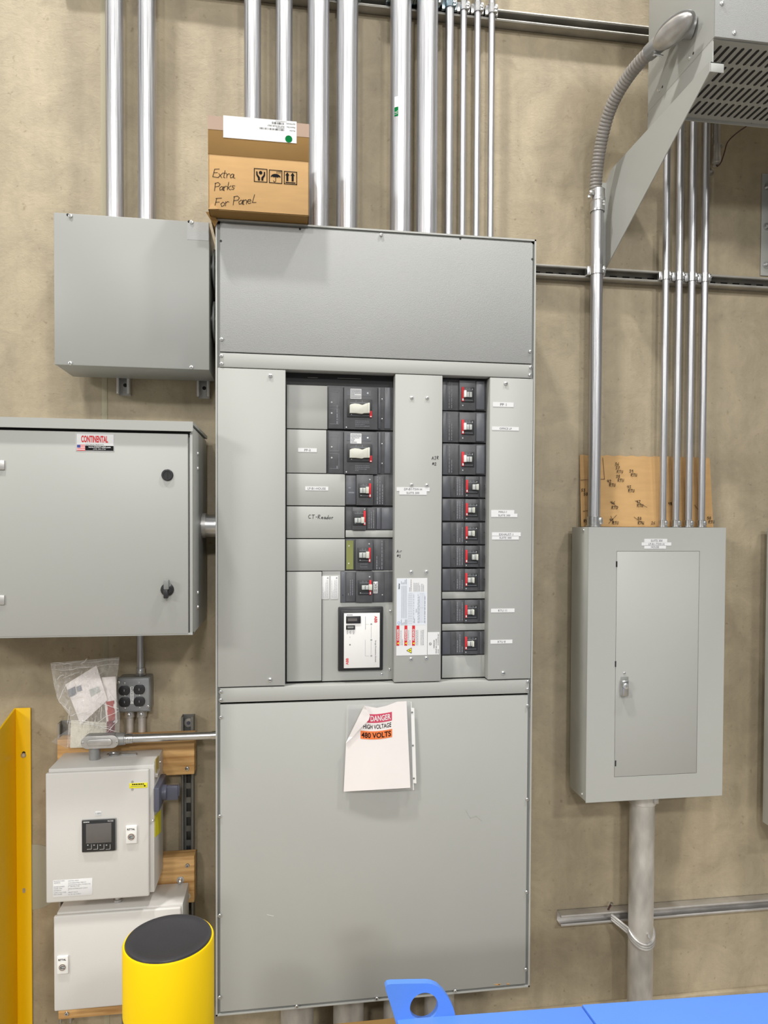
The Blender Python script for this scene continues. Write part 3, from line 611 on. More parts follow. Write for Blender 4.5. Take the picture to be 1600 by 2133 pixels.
for px, py in ((813, 1273), (811.5, 1394.5), (795, 1404.5)): screw(main, px, py, .040, .0045, 'slot')
for px, py in ((460, 502), (625, 477), (959, 497), (1109, 540)):
    p = P(px, py, 0); b = MB(); b.lathe((p.x, .0002, p.z), (0, -1, 0), [(0, .0036), (.0006, .0036)], INNER, 16); b.build('screw_hole', main)
# adhesive labels
def label_sticker(parent, rows, y, nm='label_sticker', lab=None):
    b = MB()
    for (a0, b0, a1, b1, s_, ta, tb) in rows:
        q = RX(a0, b0, a1, b1, y-.0012); b.box(q[0], q[1], y-.0010, y, q[2], q[3], WHT)
        if s_:
            h = q[3]-q[2]; t0, t1 = P(ta, (b0+b1)/2, y-.0012).x, P(tb, (b0+b1)/2, y-.0012).x
            b.text(s_, t0, t1, q[2]+h*.22, q[3]-h*.22, y-.0014, TINK)
    return b.build(nm, parent, label=lab)
YC = -.002
label_sticker(main, [(1027, 838, 1070, 847.5, 'PP 1', 1042, 1055)], YC, lab='white label reading PP 1')
label_sticker(main, [(1025, 889, 1081, 896.5, 'OFFICE LP', 1041, 1066)], YC, lab='white label reading OFFICE LP')
label_sticker(main, [(1023.5, 1062.5, 1071.5, 1070, 'MAU-1', 1039, 1055.5), (1023.5, 1070, 1078, 1077, 'SUITE 300', 1038, 1063)], YC, lab='white label reading MAU-1 SUITE 300')
label_sticker(main, [(1025, 1109, 1085, 1117, 'EXHAUST-1', 1040, 1069), (1025, 1116.5, 1081, 1124, 'SUITE 300', 1040.5, 1065.5)], YC, lab='white label reading EXHAUST-1 SUITE 300')
label_sticker(main, [(1023, 1268, 1072, 1275.5, 'RTU 11', 1038, 1056)], YC, lab='white label reading RTU 11')
label_sticker(main, [(1022, 1333, 1067.5, 1340.5, 'RTU 8', 1037, 1053)], YC, lab='white label reading RTU 8')
label_sticker(main, [(826.5, 1015, 895, 1023, 'DP-B1-TSW-H', 842, 879), (832, 1023, 889, 1030.5, 'SUITE 300', 847, 873.5)], YC, lab='white label reading DP-B1-TSW-H SUITE 300')
label_sticker(main, [(621, 933.5, 660, 941.5, 'PP-2', 634, 647)], .036, lab='white label reading PP-2')
label_sticker(main, [(636, 1013.5, 684, 1021.5, 'LP-B1-HOUSE', 641, 678.5)], .036, lab='white label reading LP-B1-HOUSE')
def handw(parent, rows, y, m=INK, lab=None, w=None, slant=.1):
    b = MB()
    for (px, py, hpx, s_, adv, rise) in rows:
        p = P(px, py, y); h = abs(P(px, py-hpx, y).z-p.z); b.hand(s_, p.x, p.z, h, y, m, w or h*.12, adv=adv, rise=rise, slant=slant)
    return b.build('handwriting', parent, label=lab)
handw(main, [(642, 1080, 8.5, 'CT-Reador', .86, -.02)], .0356, lab='marker note reading CT-Reador', w=.0014)
handw(main, [(899.5, 957, 6.5, 'AIR', .80, .08), (900.5, 968.5, 6.5, '#2', 1.0, -.12)], YC-.0006, lab='marker note reading AIR #2', w=.0013)
handw(main, [(826.5, 1151, 6, 'Air', .75, .1), (827, 1160, 6, '#1', 1.0, -.2)], YC-.0006, lab='marker note reading Air #1', w=.0012)
# big data sticker on centre cover
ys = YC-.001
b = MB(); q = RX(826, 1204.5, 890, 1365, ys); b.box(q[0], q[1], ys, YC, q[2], q[3], WHT)
q2 = RX(827, 1205, 889, 1302, ys); b.rect(*q2, ys-.0003, LBLUE); q2 = RX(852, 1205, 889, 1233, ys); b.rect(*q2, ys-.0005, WHT)
yi = ys-.0007
trect(b, 829.5, 1215, 833, 1227, 'ReliaGear', yi, INK, 90, .02)
p = P(831, 1297.5, yi); b.disc(p.x, p.z, .0045, yi, mat('blue_roundel', (.25, .33, .72), .5), 20); b.disc(p.x, p.z, .003, yi-.0002, LBLUE, 16)
for a0, b0, a1, b1, n, sd in ((835, 1206, 848, 1217, 5, 1), (835, 1290, 849, 1301, 5, 2), (852, 1207, 858, 1232, 2, 3), (861, 1214, 876, 1232, 6, 4), (877, 1216, 884, 1232, 3, 5), (861, 1236, 865, 1298, 2, 7), (870, 1236, 874, 1298, 2, 8), (884, 1240, 887, 1298, 1, 9), (866, 1268, 869, 1276, 2, 10)):
    q = RX(a0, b0, a1, b1, yi); b.lines(*q, yi, GINK, n, seed=sd, vertical=True, fill=.4)
def grid(b, a0, b0, a1, b1, nx, nz, y, w=.0004, m=GINK):
    x0, x1, z0, z1 = RX(a0, b0, a1, b1, y)
    for k in range(nx+1): xx = x0+(x1-x0)*k/nx; b.rect(xx-w/2, xx+w/2, z0, z1, y, m)
    for k in range(nz+1): zz = z0+(z1-z0)*k/nz; b.rect(x0, x1, zz-w/2, zz+w/2, y, m)
grid(b, 850.5, 1236, 859, 1266, 3, 7, yi); grid(b, 850.5, 1268, 859, 1299, 3, 6, yi); grid(b, 874.5, 1236, 883.5, 1296, 4, 2, yi)
for x_ in (836.5, 839, 841.5, 844, 846.5): q = RX(x_, 1220, x_+.6, 1288, yi); b.rect(*q, yi, GINK)
for a0, a1, tt in ((826, 832, 'DANGER'), (842.5, 848.5, 'DANGER'), (858.5, 864.5, 'PELIGRO')):
    q = RX(a0, 1303, a1, 1345, ys-.0004); b.rect(*q, ys-.0004, RED); trect(b, a0+1, 1310, a1-1, 1334, tt, yi-.0002, WHT, 90, .03)
    p = P((a0+a1)/2, 1340, yi); b.face([(p.x-.0035, yi-.0002, p.z), (p.x+.003, yi-.0002, p.z-.0035), (p.x+.003, yi-.0002, p.z+.0035)], YLB)
for a0, a1, n, sd in ((834, 840, 2, 11), (850, 856, 2, 12), (866, 872, 2, 13), (876, 884, 3, 14)): q = RX(a0, 1312, a1, 1344, yi); b.lines(*q, yi, GINK, n, seed=sd, vertical=True, fill=.3)
q = RX(846.5, 1349, 857.5, 1361, yi); b.face([(q[0], yi, (q[2]+q[3])/2), (q[1], yi, q[2]), (q[1], yi, q[3])], INK); w_ = (q[1]-q[0])*.12
b.face([(q[0]+w_*1.4, yi-.0003, (q[2]+q[3])/2), (q[1]-w_*.6, yi-.0003, q[2]+w_*1.1), (q[1]-w_*.6, yi-.0003, q[3]-w_*1.1)], YLB); b.rect(q[0]+(q[1]-q[0])*.5, q[1]-(q[1]-q[0])*.15, (q[2]+q[3])/2-.0012, (q[2]+q[3])/2+.0012, yi-.0005, INK)
b.build('rating_sticker', main, label='large white rating sheet with red danger bands')
b = MB(); q = RX(891, 1317, 915.5, 1363.5, ys); b.box(q[0], q[1], ys, YC, q[2], q[3], WHT)
p = P(896.5, 1341, yi); b.disc(p.x, p.z, .004, yi, INK, 20); b.disc(p.x, p.z, .0032, yi-.0002, WHT, 20); trect(b, 894.8, 1339, 898.2, 1343, 'UL', yi-.0004, INK, 90)
trect(b, 903, 1333, 905.5, 1350, 'PANELBOARD', yi, INK, 90); trect(b, 907.5, 1331, 910, 1361, 'ISSUE NO. E15258', yi, INK, 90); trect(b, 912, 1320, 914, 1344, 'EXH0WM0R-087', yi, INK, 90); trect(b, 912, 1352, 914, 1361, '87305', yi, INK, 90)
b.build('listing_sticker', main, label='small white listing sticker')

# ================================================================ PAPER IN SLEEVE
ps = thing('sheet_protector', P(790, 1655, -.01), 'clear sheet protector with curled DANGER HIGH VOLTAGE page taped on panelboard bottom cover', 'document sleeve')
def sheetgrid(b, corners, nx, nz, yfun, m, cut=None):
    """corners TL,TR,BR,BL pixels on plane y=-.01; yfun(u,v)"""
    V = {}
    for i in range(nx+1):
        for j in range(nz+1):
            u, v = i/nx, j/nz; tl, tr, br, bl = corners
            px = (tl[0]*(1-u)+tr[0]*u)*(1-v)+(bl[0]*(1-u)+br[0]*u)*v; py = (tl[1]*(1-u)+tr[1]*u)*(1-v)+(bl[1]*(1-u)+br[1]*u)*v
            y = yfun(u, v); p = P(px, py, y); V[i, j] = (b.bm.verts.new(p), px, py)
    k = b.mi(m)
    for i in range(nx):
        for j in range(nz):
            cx = sum(V[a][1] for a in ((i, j), (i+1, j), (i+1, j+1), (i, j+1)))/4; cy = sum(V[a][2] for a in ((i, j), (i+1, j), (i+1, j+1), (i, j+1)))/4
            if cut and cut(cx, cy): continue
            f = b.bm.faces.new([V[a][0] for a in ((i, j+1), (i+1, j+1), (i+1, j), (i, j))]); f.material_index = k
def ysl(u, v): return -.006-.012*math.sin(u*PI)*(1-v)**.5-.010*v*u-.003*math.sin(u*7+v*3)
b = MB(); sheetgrid(b, ((722.5, 1470), (856.5, 1461), (861.5, 1645), (716, 1653)), 24, 30, ysl, SLEEVE); 
sheetgrid(b, ((723, 1468), (855, 1460), (860, 1643), (717, 1651)), 12, 16, lambda u, v: -.004, SLEEVE); b.build('plastic_sleeve', ps, label='clear plastic sleeve')
b = MB(); sheetgrid(b, ((855.8, 1461.5), (857.2, 1461.5), (862.3, 1645.5), (860.3, 1645.5)), 2, 20, lambda u, v: ysl(1, v)-.0005, WHP)
sheetgrid(b, ((857.5, 1474), (863, 1475), (867.5, 1632), (860.5, 1631)), 3, 20, lambda u, v: ysl(1, v)-.001, WHP)
for px, py in ((858.6, 1484), (860.2, 1553), (862.2, 1621.5)): p = P(px, py, ysl(1, (py-1460)/190)-.002); b.disc(p.x, p.z, .0032, p.y, GPD, 16)
def wpy(px, py): return -.0205-.010*max(0, (px-720)/140)*max(0, (py-1465)/190)
b.build('binder_strip', ps, label='white punched binder strip')
fold = [(759, 1470), (776, 1490), (771, 1500), (747, 1521), (721, 1547.5)]
def yp(u, v): return -.012-.006*math.sin(u*PI*.9)-.006*v
def cutf(px, py):                      # the corner that curled forward
    if py > 1547: return False
    # line from (721,1547) to (759,1470)
    t = (1547-py)/77; return px < 721+38*t if py > 1470 else px < 759+(1470-py)*6
def yof(px, py): 
    u = (px-722)/134; v = (py-1462)/190; return -.016-.006*math.sin(max(0, min(1, u))*PI)-.010*v*u
pg = MB(); V = {}; k = pg.mi(PAP); nx, nz = 30, 44
def topline(px): 
    pts = [(716, 1476), (759, 1470), (785, 1474.5), (805, 1470), (828, 1461.5), (847, 1460.5), (860, 1460.5)]
    for (a, c_), (d_, e_) in zip(pts, pts[1:]):
        if px <= d_: return c_+(e_-c_)*(px-a)/(d_-a)
    return 1460.5
for i in range(nx+1):
    for j in range(nz+1):
        u, v = i/nx, j/nz
        # right boundary (847,1460)->(855,1641); bottom (716,1649)->(855,1641)
        pyb = 1649-8*u; 
        pxr = 847+8*v; pxl = 759-(38)*min(1, v/.41) if v < .41 else 721-5*(v-.41)/.59
        px = pxl+(pxr-pxl)*u; py = topline(px)*(1-v)+pyb*v
        V[i, j] = pg.bm.verts.new(P(px, py, yof(px, py)))
for i in range(nx):
    for j in range(nz):
        f = pg.bm.faces.new([V[a] for a in ((i, j+1), (i+1, j+1), (i+1, j), (i, j))]); f.material_index = k
pg = pg.build('printed_page', ps, label='white printed page')
fl = MB(); A = [P(px, py, -.022-.012*((py-1547)/-77)*d_) for px, py, d_ in ((759, 1470, .9), (764, 1478, 1.2), (771, 1491, 1.2), (768, 1500, 1.1), (759, 1509, 1), (747, 1521, .9), (735, 1535, .7), (721, 1547.5, .3))]
kk = fl.mi(PAP)
base = [P(721+38*t_, 1547-77*t_, yof(721+38*t_, 1547-77*t_)-.001-.007*math.sin(t_*PI)) for t_ in (1, .9, .75, .6, .45, .3, .15, 0)]
vA = [fl.bm.verts.new(p) for p in A]; vB = [fl.bm.verts.new(p+Vector((-.0005, 0, 0))) for p in base]
for i in range(7):
    f = fl.bm.faces.new((vB[i], vB[i+1], vA[i+1], vA[i])); f.material_index = kk
fl.build('curled_corner', ps, label='curled page corner')
pr_ = MB()
def warp_px(px, py, off=.0006): 
    y = yof(px, py)-off; p = P(px, py, y); return (p.x, p.y, p.z)
def curve(px): return 3.2*math.sin((px-750)/66*PI) - (px-752)*.05
def band(a0, b0, a1, b1, m, off=.0006, left=None):
    n = 14
    for i in range(n):
        u0, u1 = a0+(a1-a0)*i/n, a0+(a1-a0)*(i+1)/n
        pr_.face([warp_px(u0, b1+curve(u0), off), warp_px(u1, b1+curve(u1), off), warp_px(u1, b0+curve(u1), off), warp_px(u0, b0+curve(u0), off)], m)
def ptext(s_, a0, a1, b0, b1, m, off=.0011, bold=.02):
    pr_.text(s_, a0, a1, -b1, -b0, 0, m, bold=bold, warp=lambda x, y, z: warp_px(x, -z+curve(x), off))
band(765, 1486, 816.5, 1504, MAG); ptext('DANGER', 772, 814, 1489, 1501, WHT)
ptext('HIGH VOLTAGE', 757, 815, 1507.5, 1517, INK, off=.0006, bold=.015); band(751, 1521.5, 817, 1538.5, ORG); ptext('480 VOLTS', 753, 814.5, 1524.5, 1536, INK)
pr_.build('printed_warning', pg, label='red, black and orange warning print')
b = MB(); q = P(855, 1642, -.03); 

# ================================================================ SQUARE BOX (upper left)
ux0, ux1, uy0, uy1, uz0, uz1 = -.487, -.026, .0735, .2585, ZU0, ZUT
ub = thing('junction_box', ((ux0+ux1)/2, .17, uz0), 'plain pale grey square junction box with blank screwed cover, upper left', 'electrical box')
b = MB(); b.box(ux0+.001, ux1-.001, uy0+.004, uy1, uz0+.001, uz1-.001, GPV, .002); b.build('enclosure', ub)
b = MB(); b.box(ux0, ux1, uy0, uy0+.012, uz0, uz1, GPV, .0025)
b.build('cover', ub)
b = MB(); q = RX(390, 464, 434, 500, uy0-.0005); b.box(q[0], ux1-.002, uy0-.0004, uy0+.001, q[2], uz1-.002, GPT); b.build('tape_residue', ub, label='faint rectangle of tape residue')
for px, py in ((147, 449.5), (399, 463), (146.5, 756.5), (399, 765)): screw(ub, px, py, uy0, .0062, 'phil')
for px, py in ((141, 447.5), (393.5, 461.5)): 
    p = P(px, py, uy0); b = MB(); b.lathe((p.x, uy0+.0002, p.z), (0, -1, 0), [(0, .004), (.0006, .004)], INNER, 14); b.build('keyhole_slot', ub)
for py, l in ((565, 'upper'), (672, 'lower')):
    z_ = P(442, py, .17).z; t = thing('conduit_nipple', (-.013, .17, z_), 'dark '+l+' conduit nipple in the gap between square box and panelboard', 'conduit fitting')
    b = MB(); b.cyl((-.027, .17, z_), (.001, .17, z_), .048, BLK, 32); b.build('nipple', t)
    b = MB(); b.lathe((-.020, .17, z_), (1, 0, 0), [(0, .058), (0, .068), (.006, .068), (.006, .058)], GPD, 12, caps=False); b.build('locknut', t)

# ================================================================ CARDBOARD BOX ON TOP
bx0, bx1, bz0 = P(433.5, 350, -.06).x, P(644, 350, -.06).x, MAINTOP+.002
bz1 = (P(433, 235, -.06).z+P(643, 262, -.06).z)/2
cb = thing('cardboard_box', ((bx0+bx1)/2, .06, bz0), 'open worn cardboard box marked Extra Parts For Panel, standing on top of the large panelboard', 'box')
yf = -.055; b = MB()
def wob(x, z): return .0025*math.sin(x*31+1)+.002*math.sin(z*23)
n_ = 10
front = [];
b.box(bx0, bx1, yf, yf+.003, bz0, bz1, CARD, .0012)
b.box(bx0, bx0+.003, yf, .15, bz0, bz1, CARD, .0008); b.box(bx1-.003, bx1, yf, .15, bz0, bz1-.006, CARD, .0008)
b.box(bx0, bx1, .147, .15, bz0, bz1-.01, CARD); b.box(bx0, bx1, yf, .15, bz0, bz0+.003, CARDD)
b.build('carton', cb)
zt0 = (P(433, 320, yf).z+P(642, 338, yf).z)/2; zp0 = (P(433, 267, yf).z+P(642, 289, yf).z)/2
b = MB(); b.box(bx0-.0006, bx1-.0005, yf-.001, yf+.0005, zt0, bz1+.0005, CARDD, .0004); b.box(bx0-.0006, bx0+.0002, yf, yf+.12, zt0, bz1, CARDD)
b.build('brown_tape', cb, label='wide brown packing tape')
b = MB(); b.box(bx0-.0008, bx1, yf-.0016, yf-.0009, zp0, bz1+.0008, CARDP); b.build('pale_tape', cb, label='paler tape strip along the top edge')
b = MB(); b.prism([(bx0-.012, bz0+.012), (bx0+.004, bz0+.012), (bx0+.024, bz0-.012), (bx0+.014, bz0-.03)], yf+.045, yf+.049, CARDD)
b.prism([(bx0, bz0+.001), (bx0+.012, bz0+.018), (bx0+.03, bz0+.003)], yf-.002, yf, CARD); b.build('torn_flap', cb, label='torn corner flap')
b = MB(); yy = yf-.0020
q = [P(465, 236.5, yy), P(618, 257, yy), P(618, 298.5, yy), P(466.5, 286.5, yy)]
lz1, lz0 = (q[0].z+q[1].z)/2, (q[2].z+q[3].z)/2; lx0, lx1 = q[0].x, q[1].x
b.rect(lx0, lx1, lz0, lz1, yy, WHT)
w_ = lx1-lx0; hh = lz1-lz0; yy2 = yy-.0004
rd = random.Random(8)
for (u0, u1, v0, v1) in ((.66, .83, .80, .90), (.49, .83, .52, .60)):
    x = lx0+w_*u0
    while x < lx0+w_*u1: ww = rd.choice((.0006, .001, .0018)); b.rect(x, x+ww, lz0+hh*v0, lz0+hh*v1, yy2, INK); x += ww+rd.choice((.0007, .0012, .002))
for s_, u0, u1, v0, v1 in (('Material Desc', .86, .98, .68, .74), ('55770W0', .86, .98, .84, .90), ('MUST BE FILLER ONLY', .6, .83, .68, .75), ('Reseller', .9, .98, .53, .58), ('0000000000', .72, .83, .62, .655), ('1320000000', .71, .86, .93, .96)):
    b.text(s_, lx0+w_*u0, lx0+w_*u1, lz0+hh*v0, lz0+hh*v1, yy2, INK, rot=180)
p = P(601.5, 289.5, yy2); b.disc(p.x, p.z, .0105, yy2-.0002, GRN, 32)
b.build('shipping_label', cb, label='white shipping label upside down with green dot')
b = MB(); yk = yf-.0008
def frame(a0, b0, a1, b1):
    q = RX(a0, b0, a1, b1, yk); w = .0022
    for r_ in ((q[0], q[1], q[2], q[2]+w), (q[0], q[1], q[3]-w, q[3]), (q[0], q[0]+w, q[2], q[3]), (q[1]-w, q[1], q[2], q[3])): b.rect(*r_, yk, INK)
    return q
def poly(q, pts): b.face([(q[0]+(q[1]-q[0])*a, yk, q[2]+(q[3]-q[2])*c_) for a, c_ in pts], INK)
q = frame(529, 351, 557, 379.5); b.disc((q[0]+q[1])/2, q[2]+(q[3]-q[2])*.70, .0052, yk, INK, 20)
poly(q, [(.3, .12), (.45, .12), (.45, .35), (.28, .55), (.26, .78), (.17, .78), (.17, .5), (.3, .3)]); poly(q, [(.7, .12), (.7, .3), (.83, .5), (.83, .78), (.74, .78), (.72, .55), (.55, .35), (.55, .12)])
q = frame(560.5, 354, 588, 382); poly(q, [(.12, .45)]+[(.5-.38*math.cos(PI*k/12), .45+.26*math.sin(PI*k/12)) for k in range(1, 12)]+[(.88, .45), (.75, .5), (.62, .44), (.5, .5), (.38, .44), (.25, .5)])
X_, Z_ = lambda a: q[0]+(q[1]-q[0])*a, lambda a: q[2]+(q[3]-q[2])*a
b.stroke([(X_(.5), Z_(.5)), (X_(.5), Z_(.16)), (X_(.44), Z_(.1)), (X_(.36), Z_(.12)), (X_(.34), Z_(.2))], .0016, yk, INK)
for k in range(4):
    for j in range(2): b.stroke([(X_(.58+k*.09), Z_(.76+j*.1+.01*k)), (X_(.61+k*.09), Z_(.80+j*.1+.01*k))], .0014, yk, INK)
q = frame(591.5, 357, 619, 384.5)
for o_ in (0, .4): poly(q, [(.18+o_, .25), (.34+o_, .25), (.34+o_, .68), (.42+o_, .68), (.26+o_, .92), (.1+o_, .68), (.18+o_, .68)])
b.rect(q[0]+(q[1]-q[0])*.12, q[0]+(q[1]-q[0])*.88, q[2]+(q[3]-q[2])*.11, q[2]+(q[3]-q[2])*.18, yk, INK)
b.build('handling_symbols', cb, label='three black handling symbols')
handw(cb, [(443, 369, 19, 'Extra', .58, .03), (445, 397, 18, 'Parks', .62, .14), (446, 431, 20, 'For Panel', .62, .18)], yk, m=MARK, lab='marker words Extra Parts For Panel', w=.0016, slant=.18)

# ================================================================ LARGE CABINET LEFT
kx1, ky0, ky1, kz0, kz1 = -.055, -.108, .255, 1.208+.313, 1.826+.313; kx0 = -.90
kb = thing('wall_cabinet', ((kx0+kx1)/2, .1, kz0), 'large pale grey hooded enclosure with red CONTINENTAL sticker, left of the panelboard', 'electrical cabinet')
b = MB(); b.box(kx0, kx1, ky0+.018, ky1, kz0, kz1-.012, GPU, .002); b.box(kx0, kx1, ky0+.002, ky0+.03, kz0, kz0+.006, GPU); b.box(kx1-.008, kx1, ky0+.004, ky0+.02, kz0, kz1-.03, GPU, .001); b.build('enclosure', kb)
b = MB(); b.prism([(ky0-.012, kz1), (ky1, kz1+.004), (ky1, kz1-.006), (ky0-.004, kz1-.008), (ky0-.004, kz1-.028), (ky0-.012, kz1-.028)], kx0-.004, kx1+.003, GPU, axis='x'); b.build('drip_hood', kb)
dz1 = P(200, 889, ky0).z
b = MB(); b.box(kx0+.01, kx1-.012, ky0, ky0+.016, kz0+.003, kz1-.034, GPU, .003); kd = b.build('door', kb)
b = MB(); b.box(kx0, kx1-.006, ky0+.010, ky0+.02, kz1-.04, kz1-.02, INNER); b.build('door_gap', kb, label='dark gap under hood')
for py in (968.5, 1250):
    q = RX(-8, py-10, 9.5, py+10, ky0-.003); b = MB(); b.box(q[0]-.03, q[1], ky0-.005, ky0+.001, q[2], q[3], CAST, .0015); b.build('hinge_plate', kd)
p = P(349, 989.5, ky0); b = MB(); b.lathe((p.x, ky0, p.z), (0, -1, 0), [(0, .0165), (.004, .0165), (.006, .0145), (.006, .011), (.004, .0105)], BLK, 32); b.box(p.x-.0014, p.x+.0014, ky0-.0055, ky0-.003, p.z-.009, p.z+.009, INNER); b.build('round_lock', kd)
p = P(349, 1228, ky0); b = MB(); b.lathe((p.x, ky0, p.z), (0, -1, 0), [(0, .0185), (.006, .0185), (.012, .012), (.016, .012)], BLK, 28); b.box(p.x-.007, p.x+.007, ky0-.026, ky0-.008, p.z+.002, p.z+.030, GPD, .002); b.box(p.x-.008, p.x+.005, ky0-.024, ky0-.010, p.z-.024, p.z+.002, BLK, .003); b.build('latch_handle', kd)
b = MB(); yy = ky0-.0008; q = RX(157.5, 902.5, 238.5, 940, yy); b.box(q[0], q[1], yy, ky0, q[2], q[3], WHT, .0003)
def fr(b, q, m, w=.0008, i=.0012):
    x0, x1, z0, z1 = q[0]+i, q[1]-i, q[2]+i, q[3]-i
    for r_ in ((x0, x1, z0, z0+w), (x0, x1, z1-w, z1), (x0, x0+w, z0, z1), (x1-w, x1, z0, z1)): b.rect(*r_, yy-.0003, m)
fr(b, q, GPD); trect(b, 169, 907.5, 225, 922, 'CONTINENTAL', yy-.0004, RED, 0, .035)
trect(b, 178.5, 925, 216, 927, 'ELECTRICAL PRODUCTS', yy-.0004, INK)
q2 = RX(175, 928.5, 236.5, 938.5, yy); b.rect(*q2, yy-.0003, INK); trect(b, 184, 929.5, 230.5, 933, 'www.CONT-USA.com', yy-.0006, WHT, 0, .02); trect(b, 194, 934.5, 220, 937.3, '(248) 588-3758', yy-.0006, WHT)
q2 = RX(160.5, 926.5, 177.5, 938.5, yy); 
for k in range(7): b.rect(q2[0], q2[1], q2[2]+(q2[3]-q2[2])*k/7, q2[2]+(q2[3]-q2[2])*(k+1)/7, yy-.0005, (RED if k % 2 == 0 else WHT))
b.rect(q2[0], q2[0]+(q2[1]-q2[0])*.42, q2[2]+(q2[3]-q2[2])*.5, q2[3], yy-.0007, mat('flag_blue', (.03, .05, .25), .5))
b.build('maker_sticker', kd, label='white sticker reading CONTINENTAL in red')
for py in (944.5, 975.5, 1234, 1264):
    p = PX(411.5, py, kx1); b = MB(); b.lathe((kx1, p.y, p.z), (1, 0, 0), [(0, .006), (.003, .0055), (.005, .003)], SCR, 14); b.build('rivet', kb)
# nipple cabinet -> panelboard
z_ = P(430, 1095, .13).z; t = thing('conduit_nipple', (-.03, .13, z_), 'short horizontal galvanised conduit stub joining hooded cabinet to the panelboard side', 'conduit fitting')
b = MB(); b.cyl((kx1, .13, z_), (.001, .13, z_), .0365, EMTX, 36); b.build('tube', t)
b = MB(); b.lathe((kx1+.001, .13, z_), (1, 0, 0), [(0, .037), (0, .040), (.012, .040), (.012, .037)], CAST, 36, caps=False); b.build('bushing', t)

# ================================================================ OUTLET BOX
q = RX(243.5, 1410, 314, 1483, .235); ox0, ox1, oz0, oz1 = q
ot = thing('outlet_box', ((ox0+ox1)/2, .26, oz0), 'grey metal outlet box with four black receptacles, under the hooded cabinet', 'electrical outlet')
b = MB(); b.box(ox0+.002, ox1-.002, .238, WY, oz0+.002, oz1-.002, CASTG, .006); b.build('box_body', ot)
b = MB(); b.box(ox0, ox1, .232, .240, oz0, oz1, GPD, .004, 3); b.box(ox0+.004, ox1-.004, .2295, .236, oz0+.004, oz1-.004, mat('grey_steel_cover', (.30, .31, .32), .4, metal=.3), .002); b.build('raised_cover', ot)
for px, py in ((259.3, 1438), (290.3, 1436), (260, 1462), (290.6, 1461)):
    p = P(px, py, .229); b = MB(); pts = []
    for k in range(28):
        a = 2*PI*k/28; x_, z2 = .0185*math.cos(a), max(-.0155, min(.0155, .0185*math.sin(a))); pts.append((p.x+x_, p.z+z2))
    b.prism(pts, .2245, .230, BLK, bev=.0006); 
    b.box(p.x-.009, p.x-.004, .2240, .2248, p.z-.001, p.z+.001, INNER); b.box(p.x+.005, p.x+.007, .2240, .2248, p.z-.004, p.z+.004, INNER); b.box(p.x-.001, p.x+.001, .2238, .2248, p.z-.003, p.z+.004, GINK)
    b.build('receptacle', ot)
for px, py in ((259.5, 1423.5), (290, 1422), (260, 1449.5), (291, 1448.5), (260.5, 1475.5), (291, 1474.5)): screw(ot, px, py, .2295, .0028, 'slot')
for px, py in ((247, 1421.5), (308.5, 1471.5)): screw(ot, px, py, .2295, .005, 'phil')
b = MB(); q = RX(271.5, 1430.5, 278.5, 1466, .229); b.box(q[0], q[1], .2285, .2296, q[2], q[3], WHT); trect(b, 272.8, 1442, 276.5, 1462, 'LP-G2-42', .2282, INK, 90); trect(b, 273, 1432, 277, 1440, 'LH', .2282, INK, 90, .03); b.build('label_strip', ot)
xo = P(292.5, 1365, .268).x; o, _ = conduit(0, 0, .268, .0118, oz1-.002, kz0+.002, 'thin conduit dropping from the hooded cabinet to the outlet box', EMT, x=xo)
b = MB(); b.lathe((xo, .268, oz1), (0, 0, 1), [(0, .017), (.004, .017), (.005, .0145), (.024, .0145), (.025, .012)], ZN, 20); b.box(xo-.004, xo+.006, .249, .255, oz1+.008, oz1+.02, ZN, .001); b.build('connector', o)
PZ1 = P(300, 1516, .235).z
for px, l in ((270.5, 'left'), (295.5, 'right')):
    x_ = P(px, 1500, .262).x; o, _ = conduit(0, 0, .262, .0125, PZ1-.02, oz0+.002, l+' of two short conduits under the outlet box, going behind the plank', EMTO, x=x_)
    b = MB(); b.lathe((x_, .262, oz0-.024), (0, 0, 1), [(0, .0135), (.001, .0165), (.022, .0165), (.024, .018)], CAST, 22); b.lathe((x_+.001, .2455, oz0-.012), (0, -1, 0), [(0, .0065), (.004, .005), (.005, .003)], SCR, 12); b.build('connector', o)

# ================================================================ PLANKS
pys, pye = .205, .2585
def plank(x0, x1, z0, z1, label, screws=(), y0=pys):
    t = thing('wooden_plank', ((x0+x1)/2, .23, z0), label, 'plank', 'wooden planks behind the beige boxes')
    b = MB(); b.box(x0, x1, y0, pye, z0, z1, WOOD, .003); b.build('board', t)
    for px, py in screws: screw(t, px, py, y0, .0072, 'phil', 'lag_screw', ZN)
    return t
q = RX(119, 1531, 405, 1614.5, pys)
plank(P(119, 1590, pys).x, P(405, 1570, pys).x, P(380, 1614, pys).z, P(380, 1531, pys).z, 'upper wooden plank behind the plastic bag and the beige box with meter', [(390, 1600.5)])
plank(P(140, 1830, pys).x, P(405, 1830, pys).x, P(390, 1881, pys).z, P(390, 1784, pys).z, 'middle wooden plank showing right of the two beige boxes', [(390.5, 1802.5)])
zb1 = .34-.004
plank(P(121, 2110, pys).x, P(405, 2110, pys).x, P(160, 2121, pys).z, P(160, 2103, pys).z, 'lowest wooden plank under the lower beige box, left of bollard', [(139, 2111)])

